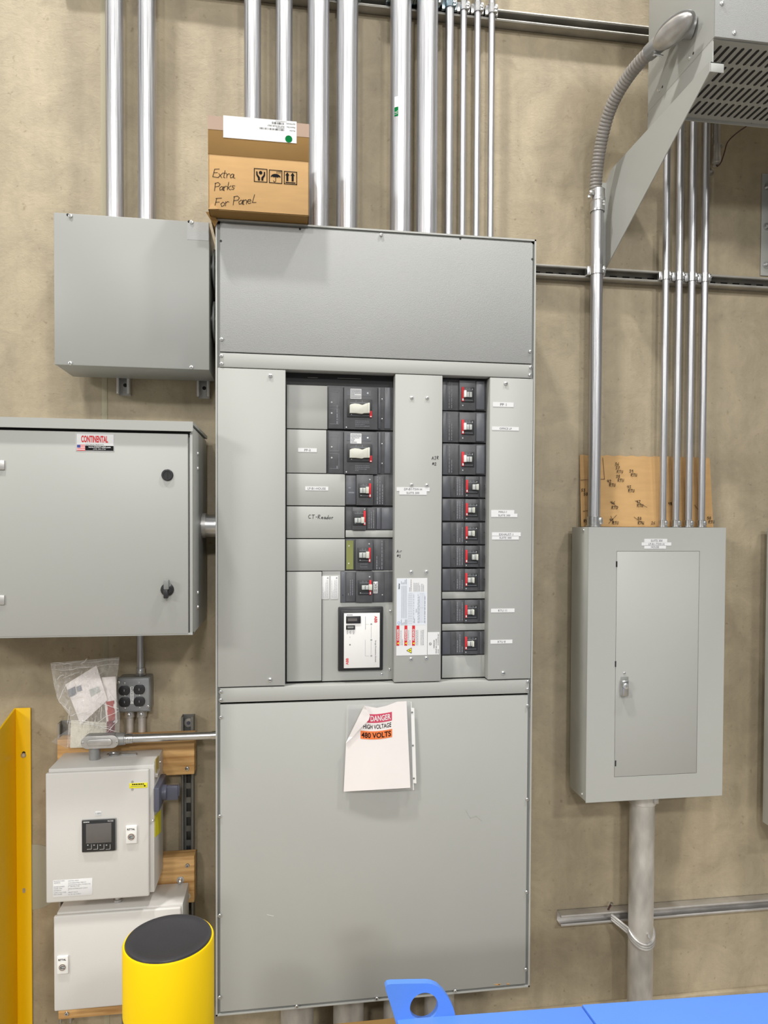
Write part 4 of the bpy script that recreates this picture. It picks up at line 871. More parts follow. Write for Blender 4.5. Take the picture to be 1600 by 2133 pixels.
# ================================================================ BEIGE BOXES
def beige(x0, x1, y0, yb, z0, z1, label, dx0, dx1, dz0, dz1):
    t = thing('control_box', ((x0+x1)/2, .12, z0), label, 'control box', 'beige control boxes')
    b = MB(); b.box(x0, x1, y0+.016, yb, z0, z1, RAL, .003); b.build('enclosure', t)
    b = MB(); b.box(dx0, dx1, y0, y0+.014, dz0, dz1, RAL, .005, 3); d = b.build('door', t)
    b = MB(); b.box(dx0+.006, dx1-.006, y0+.012, y0+.017, dz0+.006, dz1-.006, GPD); b.build('seal', t); return t, d
w1, d1 = beige(-.502, -.191, .03, .203, .376+.313+.004, .778+.313+.004, 'upper beige control box with black meter display, under the clear plastic bag', -.506, -.204, .376+.313, .778+.313-.004)
ydr = .03
w2, d2 = beige(-.486, -.108, .05, .203, .345, .640, 'lower beige control box partly hidden behind the yellow bollard', -.491, -.112, .340, .637)
def rlock(d, px, py, y):
    q = RX(px-12, py-19, px+12, py+19, y); b = MB(); b.box(q[0], q[1], y-.007, y, q[2], q[3], WHP, .004, 3); b.lathe(((q[0]+q[1])/2, y-.007, (q[2]+q[3])/2-.006), (0, -1, 0), [(0, .012), (.001, .0115)], CREAM, 24)
    cx, cz = (q[0]+q[1])/2, (q[2]+q[3])/2-.006; b.disc(cx, cz, .0095, y-.0083, mat('lock_red_brown', (.18, .06, .05), .5), 24); b.disc(cx, cz, .0075, y-.0086, GREYH, 24); b.stroke([(cx+.005, cz+.003), (cx-.003, cz+.003), (cx-.005, cz), (cx-.003, cz-.003), (cx+.005, cz-.003)], .0022, y-.0090, INNER)
    b.text('RITTAL', q[0]+.005, q[1]-.006, q[3]-.014, q[3]-.008, y-.0074, INK, bold=.03); b.build('lock', d, label='white plastic lock reading RITTAL')
rlock(d1, 274.5, 1737, ydr); rlock(d2, 131.5, 2008, .05)
# meter
b = MB(); q = RX(171, 1706, 241, 1773.5, ydr-.004); b.box(q[0]-.001, q[1]+.002, ydr-.005, ydr, q[2], q[3], GPD, .003); b.box(q[0], q[1]-.001, ydr-.009, ydr-.003, q[2]+.001, q[3]-.001, BLK, .003); mt = b.build('meter', d1, label='black panel meter with grey screen')
q = RX(179, 1715.5, 232, 1756, ydr-.010)
b = MB(); b.box(q[0], q[1], ydr-.0098, ydr-.008, q[2], q[3], SCRN, .0005)
yy = ydr-.0094; trect(b, 173.5, 1711.5, 186, 1714, 'SIEMENS', yy, WHT, 0, .03); trect(b, 224.5, 1708.5, 236, 1711.5, 'PAC3200', yy, WHT)
for k in range(4):
    a0 = 181.5+k*13; q = RX(a0, 1759, a0+9, 1769, yy); b.stroke([(q[0], q[2]), (q[1], q[2]), (q[1], q[3])], .0007, yy, WHP); b.rect(q[0], q[0]+.004, q[3]-.003, q[3]-.0005, yy, GREYH)
b.build('screen', mt)
b = MB(); q = RX(198.5, 1690, 211, 1699, ydr-.001); b.box(q[0], q[1], ydr-.001, ydr, q[2], q[3], WHT, .0004); trect(b, 199.5, 1692.5, 210, 1696.5, '110PM', ydr-.0014, GINK); b.build('tag_label', d1, label='tiny white tag above the meter')
b = MB(); q = RX(269.5, 1631, 307, 1641.5, ydr-.001); b.box(q[0], q[1], ydr-.001, ydr, q[2], q[3], YLB, .0003); yy = ydr-.0014
q = RX(275, 1632.5, 300, 1635.5, yy); b.lines(*q, yy, INK, 1, seed=5, fill=.8); q = RX(273, 1637, 299, 1638, yy); b.rect(*q, yy, GINK)
q = RX(300, 1634.5, 304.5, 1639, yy); b.face([(q[0], yy, q[2]), (q[1], yy, (q[2]+q[3])/2), (q[0], yy, q[3])], INK); b.build('yellow_label', d1, label='yellow label with black arrow')
for px, py in ((275.8, 1628.5), (275.8, 1644.5)):
    p = P(px, py, ydr); b = MB(); b.lathe((p.x, ydr, p.z), (0, -1, 0), [(0, .0038), (.001, .0036)], CAST, 16); b.build('rivet', d1)
b = MB(); q = RX(110.5, 1832, 192.5, 1866.5, ydr-.001); b.box(q[0], q[1], ydr-.001, ydr, q[2], q[3], WHT, .0003)
for k, (l_, r_) in enumerate((('MANUFACTURER:', 'ELECTREX SMITH'), ('ADDRESS:', '21070 INDUSTRIAL PARK CT'), ('', 'FARMINGTON HILLS, MI 48335 USA'), ('PHONE NUMBER:', 'P: 248-476-7190'), ('PANEL P/N:', 'PM5320-METERBOXASSY-CUST-A'), ('REVISION:', 'A'), ('SUPPLY VOLTAGE:', '480/277 VOLTS'), ('ENCLOSURE:', 'UL 50 / UL TYPE 3'))):
    t0 = 1834+k*4.0; sh = -(.9 if False else 0)
    if l_: trect(b, 112, t0, 112+len(l_)*1.75, t0+2.3, l_, yy, GINK)
    trect(b, 142, t0-.8, 142+len(r_)*1.55, t0+1.5, r_, yy, GINK)
b.build('data_label', d1, label='white data label with typed lines')
X1 = -.191
BRASS = mat('brass_plate', (.42, .36, .12), .4, metal=.4)
def XP(px, py): return PX(px, py, X1)
b = MB(); p0, p1 = XP(320, 1660), XP(335, 1660); z0, z1 = XP(320, 1692).z, XP(320, 1642).z
b.box(X1, X1+.017, p0.y, p1.y+.005, z0, z1, NAVY, .003); rh = b.build('rotary_handle_base', w1, label='slate blue rotary disconnect handle')
b = MB(); ym = (p0.y+p1.y)/2; zm = (z0+z1)/2
b.cyl((X1+.016, ym, zm), (X1+.030, ym, zm), .024, NAVY, 28); b.box(X1+.028, X1+.066, ym-.010, ym+.010, zm-.024, zm+.022, NAVY, .004); b.box(X1+.066, X1+.070, ym-.012, ym+.010, zm-.010, zm+.024, NAVY, .002); b.build('rotary_grip', rh)
b = MB(); b.prism([(max(.052, XP(320, 1750).y), XP(320, 1750).z), (XP(335, 1733).y, XP(335, 1733).z), (XP(335, 1686).y, XP(335, 1686).z), (max(.052, XP(322, 1700).y), XP(322, 1700).z)], X1, X1+.0008, YLB, axis='x'); b.build('side_warning_label', w1, label='yellow warning label on the side')
b = MB(); b.prism([(max(.06, XP(321, 1617).y), XP(321, 1617).z), (XP(329, 1606).y, XP(329, 1606).z), (XP(329, 1574).y, XP(329, 1574).z), (max(.06, XP(321, 1586).y), XP(321, 1586).z)], X1, X1+.003, BRASS, axis='x')
b.box(X1, X1+.010, .052, XP(328, 1620).y, XP(321, 1622).z, XP(321, 1614).z, CAST, .001); b.build('latch_plate', w1, label='brass coloured side plate')
for px, py in ((333, 1587), (325.5, 1604), (317.8, 1709)):
    p = XP(px, py); b = MB(); b.lathe((X1, p.y, p.z), (1, 0, 0), [(0, .0045), (.003, .004), (.004, .002)], SCR, 12); b.build('screw', w1)
x_ = P(245.5, 1878, .11).x; t = thing('conduit_nipple', (x_, .11, .64), 'small round nipple between the two beige control boxes', 'conduit fitting')
b = MB(); b.cyl((x_, .11, .637), (x_, .11, .690), .010, CAST, 20); b.lathe((x_, .11, .640), (0, 0, 1), [(0, .0135), (.008, .0135), (.010, .011)], ZN, 20); b.build('nipple', t)
for (px, py, l) in ((375.5, 1834, 'upper'), (389.5, 1867, 'lower')):
    p = P(px, py, .2); t = thing('mounting_bolt', p, l+' mounting bolt with washer behind the lower beige box on the middle plank', 'bolt')
    b = MB(); b.lathe((p.x, .205, p.z), (0, -1, 0), [(0, .012), (.003, .012), (.0035, .007), (.018, .006), (.020, .003)], ZN, 18); b.build('bolt_head', t)
# LB fitting and its conduit
BT = 1.091+.004
yl = .102
q = RX(168, 1533, 247, 1559.5, yl); lx0, lx1, lz0, lz1 = q; lr = (lz1-lz0)/2; lc = (lz0+lz1)/2
def stad(x0, x1, zc, r, n=14):
    return [(x1-r+r*math.cos(a), zc+r*math.sin(a)) for a in [(-PI/2+PI*k/n) for k in range(n+1)]]+[(x0+r+r*math.cos(a), zc+r*math.sin(a)) for a in [(PI/2+PI*k/n) for k in range(n+1)]]
lb = thing('cast_fitting', ((lx0+lx1)/2, .11, BT), 'cast oval conduit body with screwed cover standing on the upper beige box', 'conduit fitting')
b = MB(); b.prism(stad(lx0+.001, lx1-.001, lc, lr-.001), yl+.003, yl+.042, CASTG, bev=.003)
b.cyl((lx0+.036, yl+.022, BT-.0005), (lx0+.036, yl+.022, lc), .0165, CASTG, 24); b.lathe((lx1-.012, yl+.022, lc+.002), (1, 0, 0), [(0, .0195), (.026, .0195), (.028, .017)], CASTG, 24); b.build('body', lb)
b = MB(); b.prism(stad(lx0, lx1, lc, lr), yl, yl+.003, CAST, bev=.001); b.prism(stad(lx0+.019, lx1-.019, lc, lr*.52), yl-.004, yl, CAST, bev=.0025); b.build('cover', lb)
for px, py in ((171.3, 1547.5), (243.5, 1545.5)): screw(lb, px, py, yl, .0042, 'phil')
yh = yl+.022; zh = lc+.002
t = thing('conduit', (-.1, yh, zh), 'thin horizontal conduit from the cast conduit body to the panelboard left side', 'conduit')
b = MB(); b.cyl((lx1+.010, yh, zh), (.002, yh, zh), .0128, EMTX, 28); b.build('tube', t)
b = MB(); b.lathe((lx1+.014, yh, zh), (1, 0, 0), [(0, .018), (.004, .018), (.005, .0155), (.026, .0150), (.027, .013)], ZN, 24); b.box(lx1+.024, lx1+.034, yh-.019, yh-.013, zh-.005, zh+.005, ZN, .001); b.build('connector', t)
b = MB(); b.lathe((-.024, yh, zh), (1, 0, 0), [(0, .0145), (.018, .0145), (.019, .018), (.024, .018)], ZN, 24); b.build('end_connector', t)
# keys
def key(cpx, cpy, epx, epy, rx, rz, label):
    c_ = PZ(cpx, cpy, BT+.003); e_ = PZ(epx, epy, BT+.003); dv = (e_-c_).normalized(); nv = Vector((-dv.y, dv.x, 0)); b = MB()
    ring = [c_+dv*rx*math.cos(2*PI*k/28)+nv*rz*math.sin(2*PI*k/28) for k in range(29)]; b.tube(ring, .0028, ZN, 8)
    b.tube([c_+dv*rx, e_], .0030, ZN, 10); b.tube([e_-dv*.006, e_], .0045, ZN, 10); return b.build('cabinet_key', None, label, 'key', 'cabinet keys')
key(238, 1571, 285, 1570.5, .020, .014, 'metal double-bit cabinet key lying on the upper beige box, front one')
key(309, 1550, 332, 1548, .008, .006, 'small metal key at the back right corner on the upper beige box top')
# plastic bag
bag = thing('plastic_bag', P(195, 1560, .15), 'clear crumpled zip bag with white papers, leaning behind the cast oval fitting', 'bag')
LE = [(105, 1381), (108, 1400), (113, 1430), (119, 1455), (133, 1475), (146, 1492), (143, 1510), (141, 1535), (140, 1556)]
RE = [(249, 1369), (247, 1388), (244, 1410), (243, 1435), (246, 1470), (250, 1490), (249, 1515), (249, 1535), (247, 1554)]
def lerp_edge(E, v):
    k = v*(len(E)-1); i = min(int(k), len(E)-2); f = k-i; return (E[i][0]*(1-f)+E[i+1][0]*f, E[i][1]*(1-f)+E[i+1][1]*f)
def sheet(y_of, m, seed, nx=46, nz=56, amp=.006):
    b = MB(); V = {}; k = b.mi(m)
    for i in range(nx+1):
        for j in range(nz+1):
            u, v = i/nx, j/nz; a, c_ = lerp_edge(LE, v), lerp_edge(RE, v)
            px = a[0]*(1-u)+c_[0]*u; py = a[1]*(1-u)+c_[1]*u
            env = math.sin(PI*min(1, max(0, u)))**.5
            n1 = noise.noise(Vector((px*.045, py*.045, seed))); n2 = abs(noise.noise(Vector((px*.11+3, py*.09, seed+5)))); n3 = noise.noise(Vector((px*.3, py*.3, seed)))
            yv = y_of(u, v)+(n1*amp*1.3-n2*amp*2.2+n3*amp*.5)*(.35+.65*env)
            pt = P(px, py, min(yv, .197 if py > 1508 else .25)); pt.z = max(pt.z, BT+.0015)
            V[i, j] = b.bm.verts.new(pt)
    for i in range(nx):
        for j in range(nz):
            f = b.bm.faces.new([V[a] for a in ((i, j+1), (i+1, j+1), (i+1, j), (i, j))]); f.material_index = k
    return b
sheet(lambda u, v: .176-.018*math.sin(PI*u)*min(1, v*2.2)-.006*v, BAGM, 1.3).build('bag_front', bag)
sheet(lambda u, v: .182+.004*math.sin(PI*u), BAGM, 7.7, 24, 30, .003).build('bag_back', bag)
b = MB()
for (a0, c0_), (a1, c1_) in (((106, 1384.5), (248, 1374)), ((107, 1394), (247, 1384))):
    b.tube([P(a0+(a1-a0)*k/14, c0_+(c1_-c0_)*k/14+1.5*math.sin(k*.9), .170-.004*math.sin(k*.7)) for k in range(15)], .0013, SLEEVE, 8)
b.build('zip_seal', bag)
b = MB(); rf_ = random.Random(12)  # thin crease ridges, coloured white to paint the glints on the film
for (a0, c0_, a1, c1_) in ((122, 1459, 139, 1424), (122, 1460, 146, 1483), (146, 1490, 184, 1482), (148, 1500, 215, 1508), (140, 1503, 232, 1515), (195, 1460, 248, 1477), (196, 1462, 216, 1442), (200, 1505, 247, 1480), (146, 1470, 140, 1508), (210, 1500, 212, 1470), (226, 1440, 242, 1462), (168, 1384, 178, 1376), (178, 1376, 182, 1371), (110, 1380, 152, 1384), (120, 1398, 190, 1388), (130, 1412, 165, 1400), (205, 1512, 244, 1524), (220, 1530, 246, 1500), (150, 1430, 186, 1404), (118, 1416, 132, 1404)):
    n_ = 7; jit = [rf_.uniform(-1.3, 1.3) for _ in range(n_+1)]
    b.tube([P(a0+(a1-a0)*k/n_+jit[k]*.4, c0_+(c1_-c0_)*k/n_+jit[k], .1495) for k in range(n_+1)], [.0002]+[rf_.uniform(.0004, .0011) for _ in range(n_-1)]+[.0002], GLINT, 6)
b.build('crease_glints', bag, label='crease ridges in white, painted as glints on the plastic')
b = MB()
def qd(pts, y, m, th=.001, bow=.004):
    n = 8; k = b.mi(m); V = {}
    tl, tr, br, bl = pts
    for i in range(n+1):
        for j in range(n+1):
            u, v = i/n, j/n; px = (tl[0]*(1-u)+tr[0]*u)*(1-v)+(bl[0]*(1-u)+br[0]*u)*v; py = (tl[1]*(1-u)+tr[1]*u)*(1-v)+(bl[1]*(1-u)+br[1]*u)*v
            V[i, j] = b.bm.verts.new(P(px, py, y-bow*math.sin(PI*u)+bow*.4*math.sin(PI*2*v)))
    for i in range(n):
        for j in range(n):
            f = b.bm.faces.new([V[a] for a in ((i, j+1), (i+1, j+1), (i+1, j), (i, j))]); f.material_index = k
qd([(136, 1426), (201, 1386), (224, 1458), (168, 1510)], .170, PAP); 
qd([(141, 1437), (156, 1430), (159, 1446), (144, 1452)], .1662, GINK, bow=0); qd([(159, 1431), (168, 1427), (171, 1438), (161, 1441)], .1655, GINK, bow=0)
qd([(185, 1437), (205, 1430), (208, 1440), (190, 1452)], .1648, GREYH, bow=0)
b.build('folded_manual', bag, label='white folded papers with grey print')
b = MB(); qd([(148, 1500), (222, 1505), (224, 1556), (146, 1558)], .176, mat('cream_card', (.74, .70, .58), .6)); qd([(212, 1411), (241, 1409), (244, 1505), (222, 1505)], .176, PAP); b.build('cream_card', bag, label='cream card')
b = MB(); qd([(221, 1462), (238, 1459), (240, 1500), (226, 1503)], .172, mat('red_plastic_item', (.45, .07, .06), .45)); qd([(223, 1503), (240, 1500), (238, 1530), (222, 1527)], .174, mat('maroon_item', (.22, .05, .06), .5)); b.build('red_item', bag, label='red item')
b = MB(); k = b.mi(SLEEVE); vs = [b.bm.verts.new(P(a, c_, y_)) for a, c_, y_ in ((107, 1545, .12), (124, 1531, .14), (141, 1520, .16), (142, 1560, .15), (124, 1552, .13))]
for tri in ((0, 1, 4), (1, 2, 3), (1, 3, 4)): b.bm.faces.new([vs[i] for i in tri]).material_index = k
b.build('bag_corner', bag)

# ================================================================ YELLOW ANGLE GUARD
ya = .290; gx0, gx1 = P(33, 1600, ya).x, P(64, 1600, ya).x; gz = P(48, 1475, ya).z
gt = thing('angle_guard', (gx0, .2, 0), 'tall yellow steel angle guard bolted to the wall at far left', 'corner guard')
b = MB(); b.box(gx0, gx1, ya, ya+.006, 0, gz, YELG, .001); b.build('front_flange', gt)
e = PX(0, 1520, gx0); sl = (gz-e.z)/(ya-e.y); yfx = e.y-.06
b = MB(); b.prism([(ya+.006, 0), (ya+.006, gz), (e.y, e.z), (yfx, gz+sl*(yfx-ya)), (yfx, 0)], gx0-.006, gx0, YELG, axis='x', bev=.0008); b.build('side_flange', gt)
p = P(49.5, 1572, ya); b = MB(); b.lathe((p.x, ya, p.z+.006), (0, -1, 0), [(0, .0055), (.0004, .0055)], INNER, 20); b.lathe((p.x-.001, ya-.0004, p.z-.002), (0, -1, 0), [(0, .0085), (.0015, .0085)], ZN, 20); b.lathe((p.x-.001, ya-.002, p.z-.002), (0, -1, 0), [(0, .006), (.004, .006), (.0042, .0035), (.008, .003)], SCR, 6); b.build('anchor_bolt', gt)
p = P(50, 1855, ya); b = MB(); pts = [(p.x+.0045*math.cos(a), p.z+(.004 if math.sin(a) > 0 else -.004)+.0045*math.sin(a)) for a in [2*PI*k/24 for k in range(24)]]
b.prism(pts, ya-.0006, ya+.001, CAST); b.build('slot_hole', gt)

# ================================================================ BOLLARD
bc = P(352, 2050, -.85); R_ = .0835; BZ = 1.055
bo = thing('bollard', (bc.x, -.85, 0), 'short round yellow bollard with black cap in front of the beige boxes', 'bollard')
c0_ = (bc.x, -.85, 0); BAND = P(258, 2105, -.85).z
b = MB(); b.lathe(c0_, (0, 0, 1), [(.90, R_-.004), (.90, R_), (BZ-.003, R_), (BZ, R_-.0015), (BZ, R_-.004)], YEL, 72, caps=False); b.lathe(c0_, (0, 0, 1), [(0, R_), (.9001, R_)], YEL, 72); b.build('sleeve', bo)
b = MB(); arc = [(-PI*.5-1.75+2.05*k/30-.0) for k in range(31)]
inn = [(bc.x+(R_-.0004)*math.cos(t_), -.85+(R_-.0004)*math.sin(t_)) for t_ in arc if math.cos(t_)*R_ < -.012]; outr = [(bc.x+(R_+.0008)*math.cos(t_), -.85+(R_+.0008)*math.sin(t_)) for t_ in arc if math.cos(t_)*R_ < -.012]
b.prism(outr+inn[::-1], .78, BAND, CAPB, axis='z'); b.build('black_patch', bo, label='black printed patch')
b = MB(); b.lathe(c0_, (0, 0, 1), [(BZ-.01, R_-.004), (BZ+.0005, R_-.004), (BZ+.0035, R_-.0055), (BZ+.0045, R_-.009), (BZ+.002, R_-.02), (BZ-.001, .03), (BZ-.001, .0005)], CAPB, 72); b.build('cap', bo, label='dished black cap')

# ================================================================ BLUE MACHINE FRAME
bz = .90
A_, B_, C_ = PZ(826, 2122, bz), PZ(1212, 2094.5, bz), PZ(1600, 2068, bz)
dirv = (C_-B_).normalized(); end = C_+dirv*.35
bm_ = thing('blue_machine_frame', ((A_.x+end.x)/2, -1.1, 0), 'bright blue painted steel frame with lifting tab at bottom right foreground', 'machine')
b = MB(); b.prism([(A_.x, A_.y), (B_.x-.0012, B_.y), (B_.x-.004+.03, B_.y-.38), (A_.x+.02, A_.y-.36)], bz-.06, bz, BLUE, axis='z', bev=.003); b.build('left_top_plate', bm_)
b = MB(); b.prism([(B_.x+.0012, B_.y+.002), (end.x, end.y), (end.x, end.y-.4), (B_.x+.03, B_.y-.38)], bz-.06, bz+.0015, BLUE, axis='z', bev=.003); b.build('right_top_plate', bm_)
for (x_, y_) in ((A_.x+.06, A_.y-.06), (A_.x+.07, A_.y-.3), (end.x-.06, end.y-.07), (end.x-.06, end.y-.33)):
    b = MB(); b.box(x_-.03, x_+.03, y_-.03, y_+.03, 0, bz-.058, BLUE, .003); b.build('leg', bm_)
yt = A_.y-.004
tab = [(826, 2136), (819, 2110), (811, 2085), (804, 2064), (803, 2057), (807, 2051.5), (814, 2050), (850, 2049), (890, 2048.5), (900, 2050), (912, 2055), (925, 2067), (936, 2082), (944, 2098), (948, 2112), (949, 2136)]
hc = P(883.5, 2097.5, yt); hr = .0275
b = MB(); op = [P(a, c_, yt) for a, c_ in tab]; k = b.mi(BLUE)
def dens(pts):
    o_ = []
    for i, p_ in enumerate(pts):
        q_ = pts[(i+1) % len(pts)]; n = max(1, int((q_-p_).length/.008)); o_ += [p_+(q_-p_)*j/n for j in range(n)]
    return o_
op = dens(op); op.sort(key=lambda p_: math.atan2(p_.z-hc.z, p_.x-hc.x))
n = len(op); th = .014
def vv(x, y, z): return b.bm.verts.new((x, y, z))
of = [vv(p_.x, yt, p_.z) for p_ in op]; ob_ = [vv(p_.x, yt+th, p_.z) for p_ in op]
ang = [math.atan2(p_.z-hc.z, p_.x-hc.x) for p_ in op]
hf = [vv(hc.x+hr*math.cos(a), yt, hc.z+hr*math.sin(a)) for a in ang]; hb = [vv(hc.x+hr*math.cos(a), yt+th, hc.z+hr*math.sin(a)) for a in ang]
fs = []
for i in range(n):
    j = (i+1) % n
    for q in ((of[i], of[j], hf[j], hf[i]), (ob_[i], hb[i], hb[j], ob_[j]), (of[i], ob_[i], ob_[j], of[j]), (hf[i], hf[j], hb[j], hb[i])): fs.append(b.bm.faces.new(q))
for f in fs: f.material_index = k
bmesh.ops.recalc_face_normals(b.bm, faces=fs)
b.build('lifting_tab', bm_, label='upright tab with round hole')

cxa, cxb = P(672, 2130, -.14).x, P(835, 2130, -.14).x; czt = P(750, 2126.5, -.14).z
t = thing('floor_carton', ((cxa+cxb)/2, -.3, 0), 'brown carton on the floor below the panelboard, left of the blue tab', 'box')
b = MB(); b.box(cxa, cxb, -.48, -.14, 0, czt, CARDD, .003); b.build('carton', t)

# ================================================================ RIGHT PANEL
rx0, rx1, ry0, ry1, rz0, rz1 = 1.2535, 1.7715, .108, .2585, .561+.313, 1.527+.313
dx0, dx1, dz0, dz1 = 1.359, 1.670, .648+.313, 1.442+.313
rp = thing('breaker_panel', ((rx0+rx1)/2, .18, rz0), 'grey wall panel with tall door and silver latch, below the right-hand conduits', 'electrical panel')
b = MB(); b.box(rx0+.002, rx1-.002, ry0+.003, ry1, rz0+.002, rz1-.0005, GAL, .001); b.build('enclosure', rp, label='dull galvanised box sides')
g = .0014; b = MB()
for r_ in ((rx0, dx0-g, rz0, rz1), (dx1+g, rx1, rz0, rz1), (dx0-g, dx1+g, rz0, dz0-g), (dx0-g, dx1+g, dz1+g, rz1)): b.box(r_[0], r_[1], ry0, ry0+.003, r_[2], r_[3], GP)
b.box(dx0-.02, dx1+.02, ry0+.0031, ry0+.0036, dz0-.02, dz1+.02, INNER)
b.build('front_trim', rp)
b = MB(); b.box(dx0, dx1, ry0-.0002, ry0+.003, dz0, dz1, GP, .0006); rd_ = b.build('door', rp)
for py in (1175, 1383, 1590):
    q = RX(1283 if py < 1300 else 1281, py-6, 1286 if py < 1300 else 1283.5, py+6, ry0); b = MB(); b.box(q[0], q[1], ry0-.001, ry0+.002, q[2], q[3], INNER); b.build('hinge', rd_)
screw(rp, 1300.5, 1402, ry0, .0042, 'slot')
b = MB(); q = RX(1293, 1409.5, 1308.5, 1430, ry0); b.box(q[0], q[1], ry0-.002, ry0, q[2], q[3], GPD, .001); q = RX(1294, 1413, 1309.5, 1450, ry0-.015); b.box(q[0]+.001, q[1]-.001, ry0-.022, ry0-.002, q[2], q[3]-.006, ZN, .005, 3)
p = P(1303.5, 1429, ry0-.022); b.lathe((p.x, ry0-.021, p.z), (0, -1, 0), [(0, .0105), (.006, .0100), (.007, .008)], SCR, 24); b.lathe((p.x, ry0-.028, p.z), (0, -1, 0), [(0, .0035), (.0008, .0035)], GPD, 12); b.build('latch', rd_, label='silver latch with keyhole')
b = MB(); yy = ry0-.0008
for (a0, b0, a1, b1, s_, ta, tb) in ((1342.5, 1122.5, 1390, 1130, 'SUITE 300', 1356, 1380), (1337, 1129.8, 1398.5, 1136.5, 'LP-B1-TSW-H', 1351, 1384), (1342.5, 1136, 1387.5, 1143, 'HOUSE', 1356.5, 1373)):
    q = RX(a0, b0, a1, b1, yy); b.box(q[0], q[1], yy, ry0, q[2], q[3], WHT); h = q[3]-q[2]; b.text(s_, P(ta, 1130, yy).x, P(tb, 1130, yy).x, q[2]+h*.2, q[3]-h*.2, yy-.0004, TINK)
b.build('label_sticker', rp, label='white label reading SUITE 300 LP-B1-TSW-H HOUSE')
for px, py in ((1214.8, 1103.5), (1211.5, 1654)):
    p = PX(px, py, rx0); b = MB(); b.lathe((rx0+.002, p.y, p.z), (-1, 0, 0), [(0, .0055), (.004, .005), (.005, .003)], SCR, 14); b.build('screw', rp)
# cardboard sheet
cs = thing('cardboard_sheet', (1.6, .27, rz1), 'flat cardboard sheet with marker notes, leaning on wall behind the right-hand conduits', 'cardboard')
zt = P(1340, 951, .292).z
sx0, sx1 = P(1209, 1020, .285).x, P(1480, 1020, .285).x
def ysh(z): return .268+.024*(z-rz1)/(zt-rz1)
b = MB(); nx = 40; k = b.mi(CARD); V = {}
for i in range(nx+1):
    for j in range(9):
        u, v = i/nx, j/8; x = sx0+(sx1-sx0)*u+(.006*(1-v)*u)-.002*(1-v); z = rz1+.001+(zt-rz1)*v+.002*math.sin(i*1.7)*v
        ww = .0035*math.sin(u*26)*(1 if .5 < u < .75 else .25)
        V[i, j] = (x, ysh(z)+ww, z)
vf = {kk: b.bm.verts.new(p_) for kk, p_ in V.items()}; vb = {kk: b.bm.verts.new((p_[0], p_[1]+.004, p_[2])) for kk, p_ in V.items()}
for i in range(nx):
    for j in range(8):
        b.bm.faces.new([vf[a] for a in ((i, j), (i+1, j), (i+1, j+1), (i, j+1))]); b.bm.faces.new([vb[a] for a in ((i, j+1), (i+1, j+1), (i+1, j), (i, j))])
for i in range(nx):
    for j in (0, 8): q = [vf[i, j], vf[i+1, j], vb[i+1, j], vb[i, j]]; b.bm.faces.new(q if j == 8 else q[::-1])
for j in range(8):
    for i in (0, nx): q = [vf[i, j], vb[i, j], vb[i, j+1], vf[i, j+1]]; b.bm.faces.new(q if i == 0 else q[::-1])
def wsh(x, y, z): return (x, ysh(z)-.0045, z)
def shn(px, py, h, s_, adv=.75): p = P(px, py, .275); b.hand(s_, p.x, p.z, h/560, 0, MARK, .0016, adv=adv, warp=wsh)
for px, py, s_ in ((1284, 969, '36'), (1285, 977, '37'), (1287, 985, 'RTU'), (1285, 995, '38'), (1288, 1003, 'RTU'), (1313, 984, '39'), (1316, 992, 'RTU'), (1266, 1005, '42'), (1270, 1013, 'RTU'), (1307, 1017, '43'), (1309, 1025, 'RTU'),
        (1272, 1050, '46'), (1273, 1060, 'RTU'), (1325, 1048, '47'), (1326, 1056, 'RTU'), (1211, 1024, '53'), (1216, 1032, '50'), (1268, 1086, '41'), (1273, 1092, 'RTU'), (1326, 1083, '50'), (1326, 1092, 'RTU'), (1354, 1092, '26'), (1391, 1052, '48'), (1214, 1088, 'RU'), (1471, 1082, '50'), (1473, 1090, 'RTU')): shn(px, py, 6.5, s_)
def sst(pts, w=.0014):
    pp = [P(a, c_, .278) for a, c_ in pts]; b.stroke([(p_.x, p_.z) for p_ in pp], w, 0, MARK, warp=wsh)
for s_ in (((1258, 953), (1260, 998), (1251, 998)), ((1210, 1000), (1225, 999)), ((1213, 1065), (1225, 1063)), ((1270, 1045), (1286, 1057)), ((1322, 1043), (1346, 1057)), ((1265, 1090), (1282, 1073)), ((1270, 1075), (1276, 1090)), ((1318, 1077), (1338, 1092)), ((1394, 1047), (1402, 1056)), ((1445, 1052), (1453, 1064))): sst(s_)
b.stroke([], 1, 0, MARK); b.build('sheet', cs)

# ================================================================ FLEXIBLE CONDUIT
pf = [(1241, 402, .237), (1242, 375, .228), (1247, 330, .205), (1255, 285, .175), (1267, 240, .135), (1285, 198, .085), (1310, 158, .025), (1336, 126, -.035), (1356, 106, -.075)]
ctrl = [P(*a) for a in pf]
def catmull(pts, n):
    out_ = []; pts = [pts[0]*2-pts[1]]+pts+[pts[-1]*2-pts[-2]]
    for i in range(1, len(pts)-2):
        a, b_, c_, d_ = pts[i-1:i+3]
        for k in range(n):
            t_ = k/n; out_.append(.5*((2*b_)+(-a+c_)*t_+(2*a-5*b_+4*c_-d_)*t_*t_+(-a+3*b_-3*c_+d_)*t_**3))
    out_.append(pts[-2]); return out_
cv = catmull(ctrl, 40)
L_ = [0]
for a, c_ in zip(cv, cv[1:]): L_.append(L_[-1]+(c_-a).length)
tot = L_[-1]; pitch_ = .0118; N = int(tot/pitch_*6); pts = []; rr = []; j = 0
for k in range(N+1):
    s_ = tot*k/N
    while j < len(L_)-2 and L_[j+1] < s_: j += 1
    f = (s_-L_[j])/(L_[j+1]-L_[j]); pts.append(cv[j].lerp(cv[j+1], f)); ph = (s_/pitch_) % 1; rr.append(.0188+.0032*(math.sin(PI*ph)**.6))
